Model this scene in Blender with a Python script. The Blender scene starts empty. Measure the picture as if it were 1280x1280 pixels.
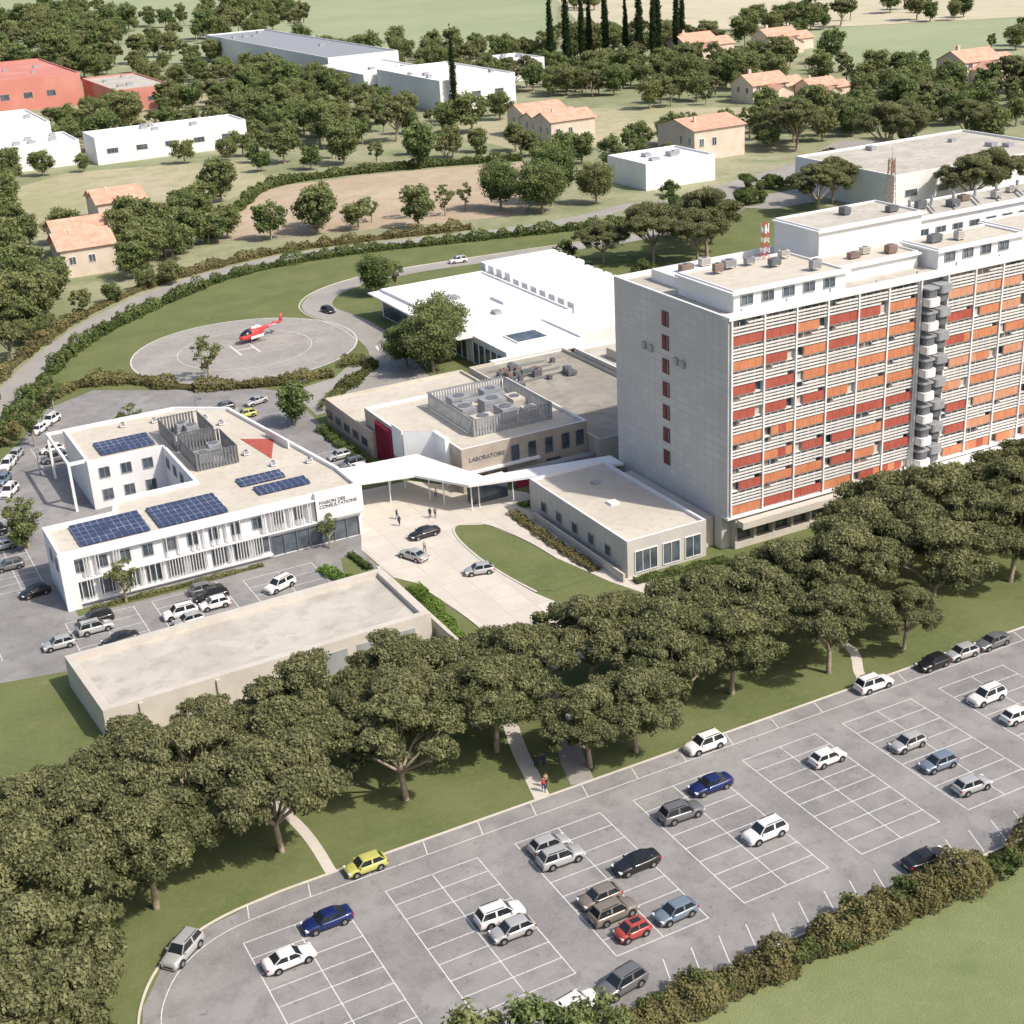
import bpy, bmesh, math, random
import numpy as np
from mathutils import Vector, Matrix, noise
random.seed(7); rng=np.random.default_rng(7)
scene=bpy.context.scene
COL=bpy.context.collection
rad=math.radians
# ---------------------------------------------------------------- materials
MATS={}
def newmat(name):
    m=bpy.data.materials.new(name); m.use_nodes=True; nt=m.node_tree; nt.nodes.clear()
    o=nt.nodes.new('ShaderNodeOutputMaterial'); MATS[name]=m
    return m,nt,o
def N(nt,t,**k):
    n=nt.nodes.new(t)
    for a,b in k.items(): setattr(n,a,b)
    return n
def rgb(c): return (c[0],c[1],c[2],1)
def noisefac(nt,scale,lo,hi,detail=4,rough=.6):
    g=N(nt,'ShaderNodeNewGeometry'); n=N(nt,'ShaderNodeTexNoise'); n.inputs['Scale'].default_value=scale
    n.inputs['Detail'].default_value=detail; n.inputs['Roughness'].default_value=rough
    nt.links.new(g.outputs['Position'],n.inputs['Vector'])
    r=N(nt,'ShaderNodeMapRange'); r.inputs[1].default_value=lo; r.inputs[2].default_value=hi
    nt.links.new(n.outputs['Fac'],r.inputs[0]); return r.outputs[0]
def mix(nt,f,a,b,mode='MIX'):
    m=N(nt,'ShaderNodeMix',data_type='RGBA',blend_type=mode)
    if hasattr(f,'is_output'): nt.links.new(f,m.inputs[0])
    else: m.inputs[0].default_value=f
    for s,i in ((a,6),(b,7)):
        if hasattr(s,'is_output'): nt.links.new(s,m.inputs[i])
        else: m.inputs[i].default_value=rgb(s)
    return m.outputs[2]
def surf(name,c1,c2,layers,rough=.85,spec=.3,metal=0,bump=0,bscale=8):
    m,nt,o=newmat(name); p=N(nt,'ShaderNodeBsdfPrincipled')
    col=c1
    if layers:
        s,lo,hi=layers[0][:3]; col=mix(nt,noisefac(nt,s,lo,hi),c1,c2)
        for L in layers[1:]:
            f=noisefac(nt,L[0],L[1],L[2])
            if len(L)>4:
                mm=N(nt,'ShaderNodeMath',operation='MULTIPLY'); nt.links.new(f,mm.inputs[0]); mm.inputs[1].default_value=L[4]; f=mm.outputs[0]
            col=mix(nt,f,col,L[3])
        nt.links.new(col,p.inputs['Base Color'])
    else: p.inputs['Base Color'].default_value=rgb(c1)
    p.inputs['Roughness'].default_value=rough; p.inputs['Metallic'].default_value=metal
    p.inputs['Specular IOR Level'].default_value=spec
    if bump:
        g=N(nt,'ShaderNodeNewGeometry'); n=N(nt,'ShaderNodeTexNoise'); n.inputs['Scale'].default_value=bscale; n.inputs['Detail'].default_value=5
        nt.links.new(g.outputs['Position'],n.inputs['Vector']); b=N(nt,'ShaderNodeBump'); b.inputs['Strength'].default_value=bump; b.inputs['Distance'].default_value=.1
        nt.links.new(n.outputs['Fac'],b.inputs['Height']); nt.links.new(b.outputs[0],p.inputs['Normal'])
    nt.links.new(p.outputs[0],o.inputs[0]); return m
surf('asphalt',(.215,.208,.208),(.29,.282,.28),[(.09,.38,.62),(.45,.48,.7,(.165,.16,.16),.65),(4,.45,.8,(.35,.34,.33),.5),(.16,.57,.64,(.33,.32,.31),.45),(1.1,.62,.7,(.12,.118,.118),.5)],.9,.2)
surf('asphalt_old',(.3,.285,.265),(.36,.345,.32),[(.1,.35,.65),(1.5,.5,.8,(.22,.205,.19),.5)],.9,.2)
surf('helipad_asphalt',(.3,.28,.26),(.37,.35,.325),[(.15,.35,.65),(.9,.52,.75,(.21,.2,.19),.7),(.3,.58,.64,(.23,.22,.205),.5)],.9,.2)
surf('grass',(.12,.15,.058),(.165,.188,.08),[(.12,.35,.65),(1.2,.4,.75,(.205,.205,.1),.5),(6,.45,.8,(.085,.108,.038),.6),(.4,.6,.75,(.24,.225,.125),.4)],.95,.1,bump=.6,bscale=5)
surf('grass_light',(.17,.208,.09),(.215,.245,.115),[(.06,.35,.65),(.6,.45,.75,(.25,.255,.135),.6),(6,.45,.8,(.12,.152,.06),.5),(.25,.55,.7,(.13,.17,.07),.4)],.95,.1,bump=.6,bscale=5)
surf('field_green',(.27,.32,.19),(.33,.365,.23),[(.006,.35,.65),(.04,.45,.7,(.36,.36,.25),.6),(.3,.5,.8,(.22,.26,.15),.4)],.95,.1)
surf('field_tan',(.48,.44,.32),(.55,.5,.38),[(.006,.35,.65),(.05,.45,.7,(.41,.4,.27),.6)],.95,.1)
surf('field_bare',(.43,.335,.25),(.5,.405,.31),[(.03,.35,.65),(.15,.45,.7,(.35,.3,.2),.8),(1.0,.5,.7,(.29,.27,.15),.6)],.95,.1)
surf('field_dry',(.45,.4,.285),(.36,.35,.215),[(.03,.4,.6),(.15,.45,.7,(.28,.285,.16),.7),(1.0,.55,.7,(.21,.21,.11),.6)],.95,.1)
surf('terrain',(.25,.275,.16),(.36,.345,.235),[(.012,.35,.65),(.06,.45,.65,(.19,.225,.115),.8),(.5,.5,.75,(.16,.175,.085),.6)],.95,.1)
surf('concrete_paving',(.56,.52,.46),(.62,.58,.52),[(.2,.35,.65),(1.5,.5,.8,(.46,.42,.37),.6)],.85,.2)
surf('roof_gravel',(.44,.41,.36),(.52,.49,.435),[(.12,.4,.6),(.5,.48,.68,(.34,.315,.275),.75),(5,.5,.8,(.57,.55,.5),.5),(.25,.58,.66,(.6,.58,.53),.5)],.95,.1)
surf('roof_dark',(.3,.28,.245),(.36,.335,.29),[(.12,.4,.6),(.5,.48,.68,(.24,.22,.19),.75),(5,.5,.8,(.42,.4,.36),.5)],.95,.1)
surf('roof_beige',(.53,.485,.41),(.58,.535,.46),[(.15,.4,.6),(.8,.48,.72,(.43,.39,.33),.65),(6,.5,.8,(.61,.58,.52),.4)],.95,.1)
surf('roof_white',(.74,.74,.74),(.8,.8,.8),[(.15,.4,.6),(.8,.55,.75,(.64,.64,.63),.5)],.8,.2)
surf('white_paint',(.74,.74,.74),(.79,.79,.79),[(.3,.4,.6),(1.2,.6,.8,(.66,.66,.64),.4)],.6,.3)
surf('slat_paint',(.64,.63,.615),(.72,.71,.695),[(.25,.4,.6),(1.4,.55,.75,(.55,.54,.52),.5)],.7,.3)
surf('white_line',(.6,.6,.59),(.68,.68,.67),[(3,.4,.6),(2,.52,.7,(.36,.36,.36),.8)],.8,.2)
surf('metal_gray',(.33,.34,.36),(.39,.4,.42),[(.8,.4,.6)],.5,.4,.2)
surf('metal_dark',(.14,.145,.16),(.18,.185,.2),[(.8,.4,.6)],.5,.4,.1)
surf('beige_wall',(.52,.48,.425),(.57,.53,.475),[(.4,.4,.6),(1.5,.6,.8,(.45,.41,.365),.4)],.85,.2)
surf('brown_wall',(.4,.34,.285),(.45,.39,.33),[(.4,.4,.6)],.85,.2)
surf('red_panel',(.37,.085,.06),(.42,.105,.075),[(.6,.4,.6)],.7,.3)
surf('dark_red_panel',(.17,.04,.035),(.2,.05,.045),[(.6,.4,.6)],.5,.3)
surf('orange_panel',(.53,.2,.1),(.59,.24,.125),[(.6,.4,.6)],.7,.3)
surf('salmon_panel',(.56,.27,.165),(.61,.31,.2),[(.6,.4,.6)],.7,.3)
surf('magenta_panel',(.28,.03,.065),(.32,.04,.08),[(.6,.4,.6)],.7,.3)
surf('pink_wall',(.55,.22,.18),(.6,.27,.22),[(.05,.4,.6)],.8,.2)
surf('roof_tile',(.58,.3,.21),(.68,.43,.33),[(.5,.35,.65),(3,.45,.75,(.47,.22,.15),.6)],.9,.1)
surf('house_wall',(.62,.52,.43),(.68,.59,.5),[(.3,.4,.6)],.9,.1)
surf('bark',(.27,.215,.16),(.38,.32,.25),[(2,.4,.6)],.95,.1)
surf('glass',(.05,.07,.09),(.12,.14,.16),[(.35,.4,.6)],.12,.6)
surf('blind',(.34,.27,.22),(.24,.19,.165),[(.35,.4,.6)],.6,.3)
surf('car_glass',(.02,.025,.03),(.03,.035,.04),[],.08,.7)
surf('tyre',(.02,.02,.02),(.02,.02,.02),[],.9,.2)
surf('rim',(.45,.45,.47),(.4,.4,.4),[],.3,.5,.8)
surf('plastic_black',(.03,.03,.032),(.03,.03,.03),[],.6,.3)
surf('head_light',(.75,.77,.8),(.8,.8,.8),[],.1,.6)
surf('tail_light',(.4,.015,.015),(.4,.01,.01),[],.2,.5)
surf('red_paint',(.6,.06,.06),(.55,.05,.05),[],.35,.5)
surf('rust_metal',(.26,.17,.13),(.3,.2,.16),[(.8,.4,.6)],.7,.3)
surf('skin',(.5,.31,.22),(.5,.31,.22),[],.6,.3)
surf('hair',(.05,.03,.02),(.05,.03,.02),[],.7,.3)
surf('shoe',(.03,.025,.02),(.03,.03,.03),[],.6,.3)
for nm,c in dict(cloth_navy=(.03,.04,.1),cloth_gray=(.2,.2,.22),cloth_white=(.7,.7,.68),cloth_red=(.45,.06,.05),cloth_dark=(.04,.04,.045),cloth_sand=(.4,.3,.2)).items():
    surf(nm,c,c,[],.9,.1)
CARCOL=dict(white=(.74,.73,.71),silver=(.46,.46,.455),grey=(.17,.172,.178),black=(.015,.015,.017),blue=(.015,.028,.13),yellow=(.48,.48,.13),red=(.4,.06,.045),steel=(.2,.25,.31),bronze=(.25,.215,.18),beige=(.5,.46,.4))
for k,c in CARCOL.items():
    m,nt,o=newmat('car_paint_'+k); p=N(nt,'ShaderNodeBsdfPrincipled'); p.inputs['Base Color'].default_value=rgb(c)
    p.inputs['Roughness'].default_value=.32; p.inputs['Coat Weight'].default_value=.6; p.inputs['Coat Roughness'].default_value=.08
    p.inputs['Metallic'].default_value=.25 if k in('silver','grey','steel','bronze','blue') else 0
    nt.links.new(p.outputs[0],o.inputs[0])
def tiles(name,c1,c2,mortar,w,h,axes,msize=.012,rough=.7):
    m,nt,o=newmat(name); p=N(nt,'ShaderNodeBsdfPrincipled'); g=N(nt,'ShaderNodeNewGeometry'); s=N(nt,'ShaderNodeSeparateXYZ'); c=N(nt,'ShaderNodeCombineXYZ')
    nt.links.new(g.outputs['Position'],s.inputs[0]); nt.links.new(s.outputs[axes[0]],c.inputs[0]); nt.links.new(s.outputs[axes[1]],c.inputs[1])
    b=N(nt,'ShaderNodeTexBrick'); b.offset=0; b.squash=1
    b.inputs['Scale'].default_value=1; b.inputs['Brick Width'].default_value=w; b.inputs['Row Height'].default_value=h; b.inputs['Mortar Size'].default_value=msize
    b.inputs['Color1'].default_value=rgb(c1); b.inputs['Color2'].default_value=rgb(c2); b.inputs['Mortar'].default_value=rgb(mortar)
    nt.links.new(c.outputs[0],b.inputs['Vector'])
    f=noisefac(nt,.25,.35,.7); col=mix(nt,f,b.outputs['Color'],tuple(q*.9 for q in c1))
    nt.links.new(col,p.inputs['Base Color']); p.inputs['Roughness'].default_value=rough; nt.links.new(p.outputs[0],o.inputs[0]); return m
tiles('tower_cladding',(.59,.57,.555),(.65,.63,.615),(.4,.385,.375),1.75,1.17,(1,2),.04)
tiles('paving_slabs',(.58,.535,.465),(.64,.59,.52),(.47,.425,.37),4.0,4.0,(0,1),.07,.85)
tiles('solar_cells',(.045,.06,.12),(.055,.075,.145),(.3,.32,.37),.95,1.7,(0,1),.05,.2)
tiles('white_cladding',(.76,.76,.77),(.79,.79,.8),(.62,.62,.62),1.5,3.8,(0,2),.02,.55)
tiles('annex_cladding',(.52,.5,.47),(.56,.54,.505),(.4,.38,.355),2.4,5.4,(1,2),.05,.8)
def foliage(name,dark,light,dry,hue=.25,tr=.35):
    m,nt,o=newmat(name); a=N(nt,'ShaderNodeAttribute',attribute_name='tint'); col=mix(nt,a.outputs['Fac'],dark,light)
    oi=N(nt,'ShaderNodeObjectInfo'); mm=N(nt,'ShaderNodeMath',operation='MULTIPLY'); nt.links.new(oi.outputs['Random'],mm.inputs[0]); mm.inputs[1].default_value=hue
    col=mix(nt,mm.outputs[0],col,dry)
    d=N(nt,'ShaderNodeBsdfDiffuse'); t=N(nt,'ShaderNodeBsdfTranslucent'); x=N(nt,'ShaderNodeMixShader'); x.inputs[0].default_value=tr
    nt.links.new(col,d.inputs[0]); nt.links.new(col,t.inputs[0]); nt.links.new(d.outputs[0],x.inputs[1]); nt.links.new(t.outputs[0],x.inputs[2]); nt.links.new(x.outputs[0],o.inputs[0])
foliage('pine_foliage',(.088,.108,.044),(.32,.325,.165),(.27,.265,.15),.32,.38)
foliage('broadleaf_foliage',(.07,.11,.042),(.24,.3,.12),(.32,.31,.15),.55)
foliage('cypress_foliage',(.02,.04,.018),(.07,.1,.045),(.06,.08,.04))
foliage('hedge_foliage',(.06,.092,.032),(.18,.23,.085),(.22,.2,.09),.2)
foliage('autumn_hedge_foliage',(.09,.11,.042),(.26,.27,.115),(.32,.2,.13),.3)
foliage('bright_hedge_foliage',(.09,.16,.035),(.22,.34,.08),(.25,.25,.1),.1)
# ---------------------------------------------------------------- mesh builder
def link(o,parent=None):
    COL.objects.link(o)
    if parent: o.parent=parent
    return o
def empty(name,loc=(0,0,0)):
    e=bpy.data.objects.new(name,None); e.location=loc; return link(e)
class MB:
    def __init__(s): s.v=[];s.f=[];s.m=[];s.sm=[];s.mats=[]
    def mi(s,m):
        if m not in s.mats: s.mats.append(m)
        return s.mats.index(m)
    def poly(s,pts,m,smooth=False):
        n=len(s.v); s.v+= [tuple(p) for p in pts]; s.f.append(tuple(range(n,n+len(pts)))); s.m.append(s.mi(m)); s.sm.append(smooth)
    def box(s,x0,x1,y0,y1,z0,z1,m,rot=None,c=None):
        P=[(x0,y0,z0),(x1,y0,z0),(x1,y1,z0),(x0,y1,z0),(x0,y0,z1),(x1,y0,z1),(x1,y1,z1),(x0,y1,z1)]
        if rot is not None:
            cx,cy=c if c else ((x0+x1)/2,(y0+y1)/2); ca,sa=math.cos(rot),math.sin(rot)
            P=[(cx+(x-cx)*ca-(y-cy)*sa,cy+(x-cx)*sa+(y-cy)*ca,z) for x,y,z in P]
        n=len(s.v); s.v+=P; k=s.mi(m)
        for q in ((3,2,1,0),(4,5,6,7),(0,1,5,4),(1,2,6,5),(2,3,7,6),(3,0,4,7)):
            s.f.append(tuple(n+i for i in q)); s.m.append(k); s.sm.append(False)
    def prism(s,poly,z0,z1,mside,mtop,bottom=False):
        n=len(poly)
        for i in range(n):
            a=poly[i];b=poly[(i+1)%n]; s.poly([(a[0],a[1],z0),(b[0],b[1],z0),(b[0],b[1],z1),(a[0],a[1],z1)],mside)
        s.poly([(p[0],p[1],z1) for p in poly],mtop)
        if bottom: s.poly([(p[0],p[1],z0) for p in reversed(poly)],mside)
    def flatroof(s,poly,z0,z1,mside,mroof,mpar,ph=.5,t=.35):
        inn=inset(poly,t); n=len(poly)
        for i in range(n):
            a=poly[i];b=poly[(i+1)%n];c=inn[i];d=inn[(i+1)%n]
            s.poly([(a[0],a[1],z0),(b[0],b[1],z0),(b[0],b[1],z1),(a[0],a[1],z1)],mside)
            s.poly([(a[0],a[1],z1),(b[0],b[1],z1),(d[0],d[1],z1),(c[0],c[1],z1)],mpar)
            s.poly([(c[0],c[1],z1),(d[0],d[1],z1),(d[0],d[1],z1-ph),(c[0],c[1],z1-ph)],mpar)
        s.poly([(p[0],p[1],z1-ph) for p in inn],mroof)
    def tube(s,a,b,r0,r1,m,n=8,caps=True):
        a=Vector(a);b=Vector(b);d=(b-a).normalized(); u=d.orthogonal().normalized(); w=d.cross(u)
        A=[a+(u*math.cos(t)+w*math.sin(t))*r0 for t in [2*math.pi*i/n for i in range(n)]]
        B=[b+(u*math.cos(t)+w*math.sin(t))*r1 for t in [2*math.pi*i/n for i in range(n)]]
        for i in range(n): s.poly([A[i],A[(i+1)%n],B[(i+1)%n],B[i]],m,n>5)
        if caps: s.poly(A[::-1],m); s.poly(B,m)
    def loft(s,rings,m,caps=True):
        n=len(rings[0]); base=len(s.v); k=s.mi(m)
        for r in rings: s.v+=[tuple(p) for p in r]
        for j in range(len(rings)-1):
            for i in range(n):
                s.f.append((base+j*n+i,base+j*n+(i+1)%n,base+(j+1)*n+(i+1)%n,base+(j+1)*n+i)); s.m.append(k); s.sm.append(True)
        if caps:
            s.f.append(tuple(base+i for i in reversed(range(n)))); s.m.append(k); s.sm.append(False)
            s.f.append(tuple(base+(len(rings)-1)*n+i for i in range(n))); s.m.append(k); s.sm.append(False)
    def mesh(s,name):
        me=bpy.data.meshes.new(name); me.from_pydata(s.v,[],s.f)
        for m in s.mats: me.materials.append(MATS[m])
        me.polygons.foreach_set('material_index',s.m); me.polygons.foreach_set('use_smooth',s.sm); me.update(); return me
    def obj(s,name,parent=None,loc=None):
        o=bpy.data.objects.new(name,s.mesh(name))
        if loc: o.location=loc
        return link(o,parent)
def inset(poly,t):
    n=len(poly);out=[]
    for i in range(n):
        p=Vector(poly[i-1][:2]);c=Vector(poly[i][:2]);q=Vector(poly[(i+1)%n][:2])
        d1=(c-p).normalized();d2=(q-c).normalized();n1=Vector((-d1.y,d1.x));n2=Vector((-d2.y,d2.x))
        b=(n1+n2); b=b/max(b.length_squared,.2)*2*t; out.append((c.x+b.x,c.y+b.y))
    return out
def rect(x0,x1,y0,y1): return [(x0,y0),(x1,y0),(x1,y1),(x0,y1)]
class Bld:
    def __init__(s,name): s.name=name; s.p={}
    def __getitem__(s,k):
        if k not in s.p: s.p[k]=MB()
        return s.p[k]
    def done(s):
        e=empty(s.name)
        for k,b in s.p.items(): b.obj(k,e)
        return e
def smooth(pts,n=8):
    P=[Vector(p) for p in pts]; out=[]
    for i in range(len(P)-1):
        p0=P[max(i-1,0)];p1=P[i];p2=P[i+1];p3=P[min(i+2,len(P)-1)]
        for k in range(n):
            t=k/n; out.append(.5*((2*p1)+(-p0+p2)*t+(2*p0-5*p1+4*p2-p3)*t*t+(-p0+3*p1-3*p2+p3)*t**3))
    out.append(P[-1]); return out
def ribbon_pts(pts,w):
    L=[];R=[]
    for i,p in enumerate(pts):
        d=(pts[min(i+1,len(pts)-1)]-pts[max(i-1,0)]).normalized(); nrm=Vector((-d.y,d.x)); L.append(p+nrm*w/2); R.append(p-nrm*w/2)
    return L,R
def ribbon(name,pts,w,z,m,sm=True,parent=None):
    pts=smooth(pts) if sm else [Vector(p) for p in pts]
    L,R=ribbon_pts(pts,w); b=MB()
    for i in range(len(pts)-1): b.poly([(R[i].x,R[i].y,z),(R[i+1].x,R[i+1].y,z),(L[i+1].x,L[i+1].y,z),(L[i].x,L[i].y,z)],m)
    return b.obj(name,parent)
def kerb(name,pts,w=.2,h=.13,m='concrete_paving',sm=True,z=0):
    pts=smooth(pts) if sm else [Vector(p) for p in pts]
    L,R=ribbon_pts(pts,w); b=MB()
    for i in range(len(pts)-1):
        a,c,d,e=R[i],R[i+1],L[i+1],L[i]
        b.poly([(a.x,a.y,z+h),(c.x,c.y,z+h),(d.x,d.y,z+h),(e.x,e.y,z+h)],m)
        b.poly([(a.x,a.y,z),(c.x,c.y,z),(c.x,c.y,z+h),(a.x,a.y,z+h)],m); b.poly([(d.x,d.y,z),(e.x,e.y,z),(e.x,e.y,z+h),(d.x,d.y,z+h)],m)
    return b.obj(name)
def sheet(name,poly,z,m):
    b=MB(); b.poly([(p[0],p[1],z) for p in poly],m); return b.obj(name)
# ---------------------------------------------------------------- foliage generators (all quads)
def quadmesh(name,V,F,MI,T,mats):
    V=np.asarray(V,dtype=np.float32);F=np.asarray(F,dtype=np.int32)
    me=bpy.data.meshes.new(name); me.vertices.add(len(V)); me.vertices.foreach_set('co',V.ravel())
    me.loops.add(F.size); me.loops.foreach_set('vertex_index',F.ravel()); me.polygons.add(len(F))
    me.polygons.foreach_set('loop_start',np.arange(0,F.size,4,dtype=np.int32)); me.polygons.foreach_set('material_index',np.asarray(MI,dtype=np.int32))
    at=me.attributes.new('tint','FLOAT','POINT'); at.data.foreach_set('value',np.asarray(T,dtype=np.float32))
    for m in mats: me.materials.append(MATS[m])
    me.update(calc_edges=True); return me
def leaves(C,Nn,size):
    n=len(C); r=rng.normal(size=(n,3)); Nn=Nn+rng.normal(size=(n,3))*.7; Nn/=np.linalg.norm(Nn,axis=1)[:,None]+1e-9
    u=np.cross(Nn,r); u/=np.linalg.norm(u,axis=1)[:,None]+1e-9; w=np.cross(Nn,u)
    s=size*(.45+.95*rng.random((n,1))); u=u*s; w=w*s*.62
    V=np.stack([C-u,C-w*.9+Nn*s*.12,C+u,C+w*.9-Nn*s*.1],axis=1).reshape(-1,3)
    F=np.arange(4*n).reshape(-1,4); return V,F
def cubesphere():
    V=[];F=[]
    for ax in range(3):
        for sg in (-1,1):
            b=len(V)
            for i in range(3):
                for j in range(3):
                    p=[0,0,0];p[ax]=sg;p[(ax+1)%3]=(i-1);p[(ax+2)%3]=(j-1); q=Vector(p).normalized();V.append(tuple(q))
            for i in range(2):
                for j in range(2):
                    F.append((b+i*3+j,b+(i+1)*3+j,b+(i+1)*3+j+1,b+i*3+j+1))
    return np.array(V),np.array(F)
CSV,CSF=cubesphere()
def tubeq(a,b,r0,r1,n=6):
    a=Vector(a);b=Vector(b);d=(b-a).normalized();u=d.orthogonal().normalized();w=d.cross(u)
    V=[tuple(a+(u*math.cos(6.2832*i/n)+w*math.sin(6.2832*i/n))*r0) for i in range(n)]+[tuple(b+(u*math.cos(6.2832*i/n)+w*math.sin(6.2832*i/n))*r1) for i in range(n)]
    F=[(i,(i+1)%n,n+(i+1)%n,n+i) for i in range(n)]; return np.array(V),np.array(F)
def tree_mesh(name,clumps,nleaf,leafsize,trunk,mats,core=.72,flat=.7):
    Vs=[];Fs=[];Ms=[];Ts=[];off=0
    def add(V,F,m,t):
        nonlocal off
        Vs.append(V);Fs.append(F+off);Ms.append(np.full(len(F),m));Ts.append(np.broadcast_to(t,(len(V),)).copy());off+=len(V)
    zs=[c[0][2] for c in clumps];z0,z1=min(zs),max(zs); mr=np.mean([q[1] for q in clumps])
    for c,r in clumps:
        c=np.array(c); n=int(nleaf*(r/mr)**2)
        d=rng.normal(size=(n,3)); d[:,2]=np.where(rng.random(n)<.6,abs(d[:,2]),d[:,2]); d/=np.linalg.norm(d,axis=1)[:,None]
        rr=r*(.55+.78*rng.random((n,1))**1.4); P=c+d*rr*np.array([1,1,flat])
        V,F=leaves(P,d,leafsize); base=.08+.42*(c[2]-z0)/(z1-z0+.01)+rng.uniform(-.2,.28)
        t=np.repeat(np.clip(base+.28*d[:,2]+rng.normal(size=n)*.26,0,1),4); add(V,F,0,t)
        if core: add(c+CSV*r*core*np.array([1,1,flat]),CSF,0,0.0)  # dark core added inside each clump to block light through the crown
    for (a,b,r0,r1) in trunk:
        V,F=tubeq(a,b,r0,r1); add(V,F,1,0)
    return quadmesh(name,np.concatenate(Vs),np.concatenate(Fs),np.concatenate(Ms),np.concatenate(Ts),mats)
def pine(name,R,H,seed,nlobe=8,per=10,nl=360,ls=.2):
    random.seed(seed); cl=[]; lobes=[]
    lobes.append((random.uniform(-.12,.12)*R,random.uniform(-.12,.12)*R,H*.72,R*.44))
    for i in range(nlobe-1):
        a=6.2832*i/(nlobe-1)+random.uniform(-.35,.35); q=R*random.uniform(.48,.72)
        lobes.append((q*math.cos(a),q*math.sin(a),H*random.uniform(.52,.68),R*random.uniform(.24,.4)))
    for (lx,ly,lz,lr) in lobes:
        for k in range(per):
            a=k*2.4+random.uniform(-.5,.5); q=math.sqrt((k+.4)/per); rr=lr*.88*q
            cl.append(((lx+rr*math.cos(a),ly+rr*math.sin(a),lz+lr*.62*math.sqrt(max(0,1-.85*q*q))+random.uniform(-.4,.5)),lr*random.uniform(.22,.44)))
        for k in range(per//3):
            a=random.uniform(0,6.28); cl.append(((lx+lr*.6*math.cos(a),ly+lr*.6*math.sin(a),lz-lr*.1),lr*random.uniform(.25,.4)))
    fork=(random.uniform(-.5,.5),random.uniform(-.5,.5),H*.26)
    tr=[((0,0,-.2),fork,.4,.31)]
    for (lx,ly,lz,lr) in lobes:
        mid=(fork[0]+(lx-fork[0])*.5+random.uniform(-.4,.4),fork[1]+(ly-fork[1])*.5+random.uniform(-.4,.4),fork[2]+(lz-fork[2])*.6)
        tr.append((fork,mid,.21,.16)); tr.append((mid,(lx,ly,lz+lr*.3),.16,.06))
        for _ in range(2): tr.append((mid,(lx+random.uniform(-.6,.6)*lr,ly+random.uniform(-.6,.6)*lr,lz+lr*.3),.08,.03))
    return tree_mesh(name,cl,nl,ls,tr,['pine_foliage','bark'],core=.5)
def broad(name,R,H,seed,nc=34,nl=110,ls=.36,mat='broadleaf_foliage',sparse=False):
    random.seed(seed);cl=[]
    for i in range(nc):
        u=random.uniform(-1,1);a=random.uniform(0,6.28);q=random.uniform(.35,.95)**.6
        s=math.sqrt(1-u*u); wob=1+.25*math.sin(a*2+seed)
        cl.append(((R*.78*q*s*math.cos(a)*wob,R*.78*q*s*math.sin(a)*wob,H*.57+H*.38*q*u),R*random.uniform(.18,.36)*(.7 if sparse else 1)))
    tr=[((0,0,-.2),(0,0,H*.35),.035*H*.8,.022*H)]
    for i in range(6):
        c=random.choice(cl)[0]; tr.append(((0,0,H*.3),c,.014*H,.005*H))
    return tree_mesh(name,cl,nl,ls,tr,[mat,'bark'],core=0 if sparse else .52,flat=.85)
def cypress(name):
    random.seed(3);cl=[]
    for i in range(26):
        t=i/25; r=1.5*(math.sin(math.pi*min(1,(t*.92+.1)))**.6)*(1-t*.6)+.1; cl.append(((random.uniform(-.2,.2),random.uniform(-.2,.2),1.5+t*32),max(.3,r)))
    return tree_mesh(name,cl,170,.36,[((0,0,-.2),(0,0,3),.4,.35)],['cypress_foliage','bark'],core=.75,flat=1.3)
PINES=[pine('stone_pine_mesh',8.0,13.2,s,nlobe=n) for s,n in ((11,9),(12,7),(13,10),(14,8),(15,8),(16,9))]
BROADS=[broad('broadleaf_mesh',5,11,s) for s in (21,22,23,24,25)]
OAKF=[pine('evergreen_oak_mesh',5.5,10,s,nlobe=6,per=6,nl=80,ls=.45) for s in (41,42)]
SPARSE=[broad('open_tree_mesh',4.2,11,s,nc=24,nl=60,ls=.4,sparse=True) for s in (61,62)]
BIGB=broad('plane_tree_mesh',6.5,13,31,nc=70,nl=260,ls=.24)
SAP=broad('young_tree_mesh',2.6,8,33,nc=26,nl=50,ls=.2,sparse=True)
CYP=cypress('cypress_mesh')
BUSH=[broad('bush_mesh',1.4,1.9,s,nc=12,nl=110,ls=.12,mat='hedge_foliage') for s in (51,52)]
def place(name,me,x,y,s=1,z=0,parent=None,sz=None):
    o=bpy.data.objects.new(name,me); o.location=(x,y,z); o.rotation_euler[2]=random.uniform(0,6.28); o.scale=(s,s,sz or s*random.uniform(.9,1.1)); return link(o,parent)
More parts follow.
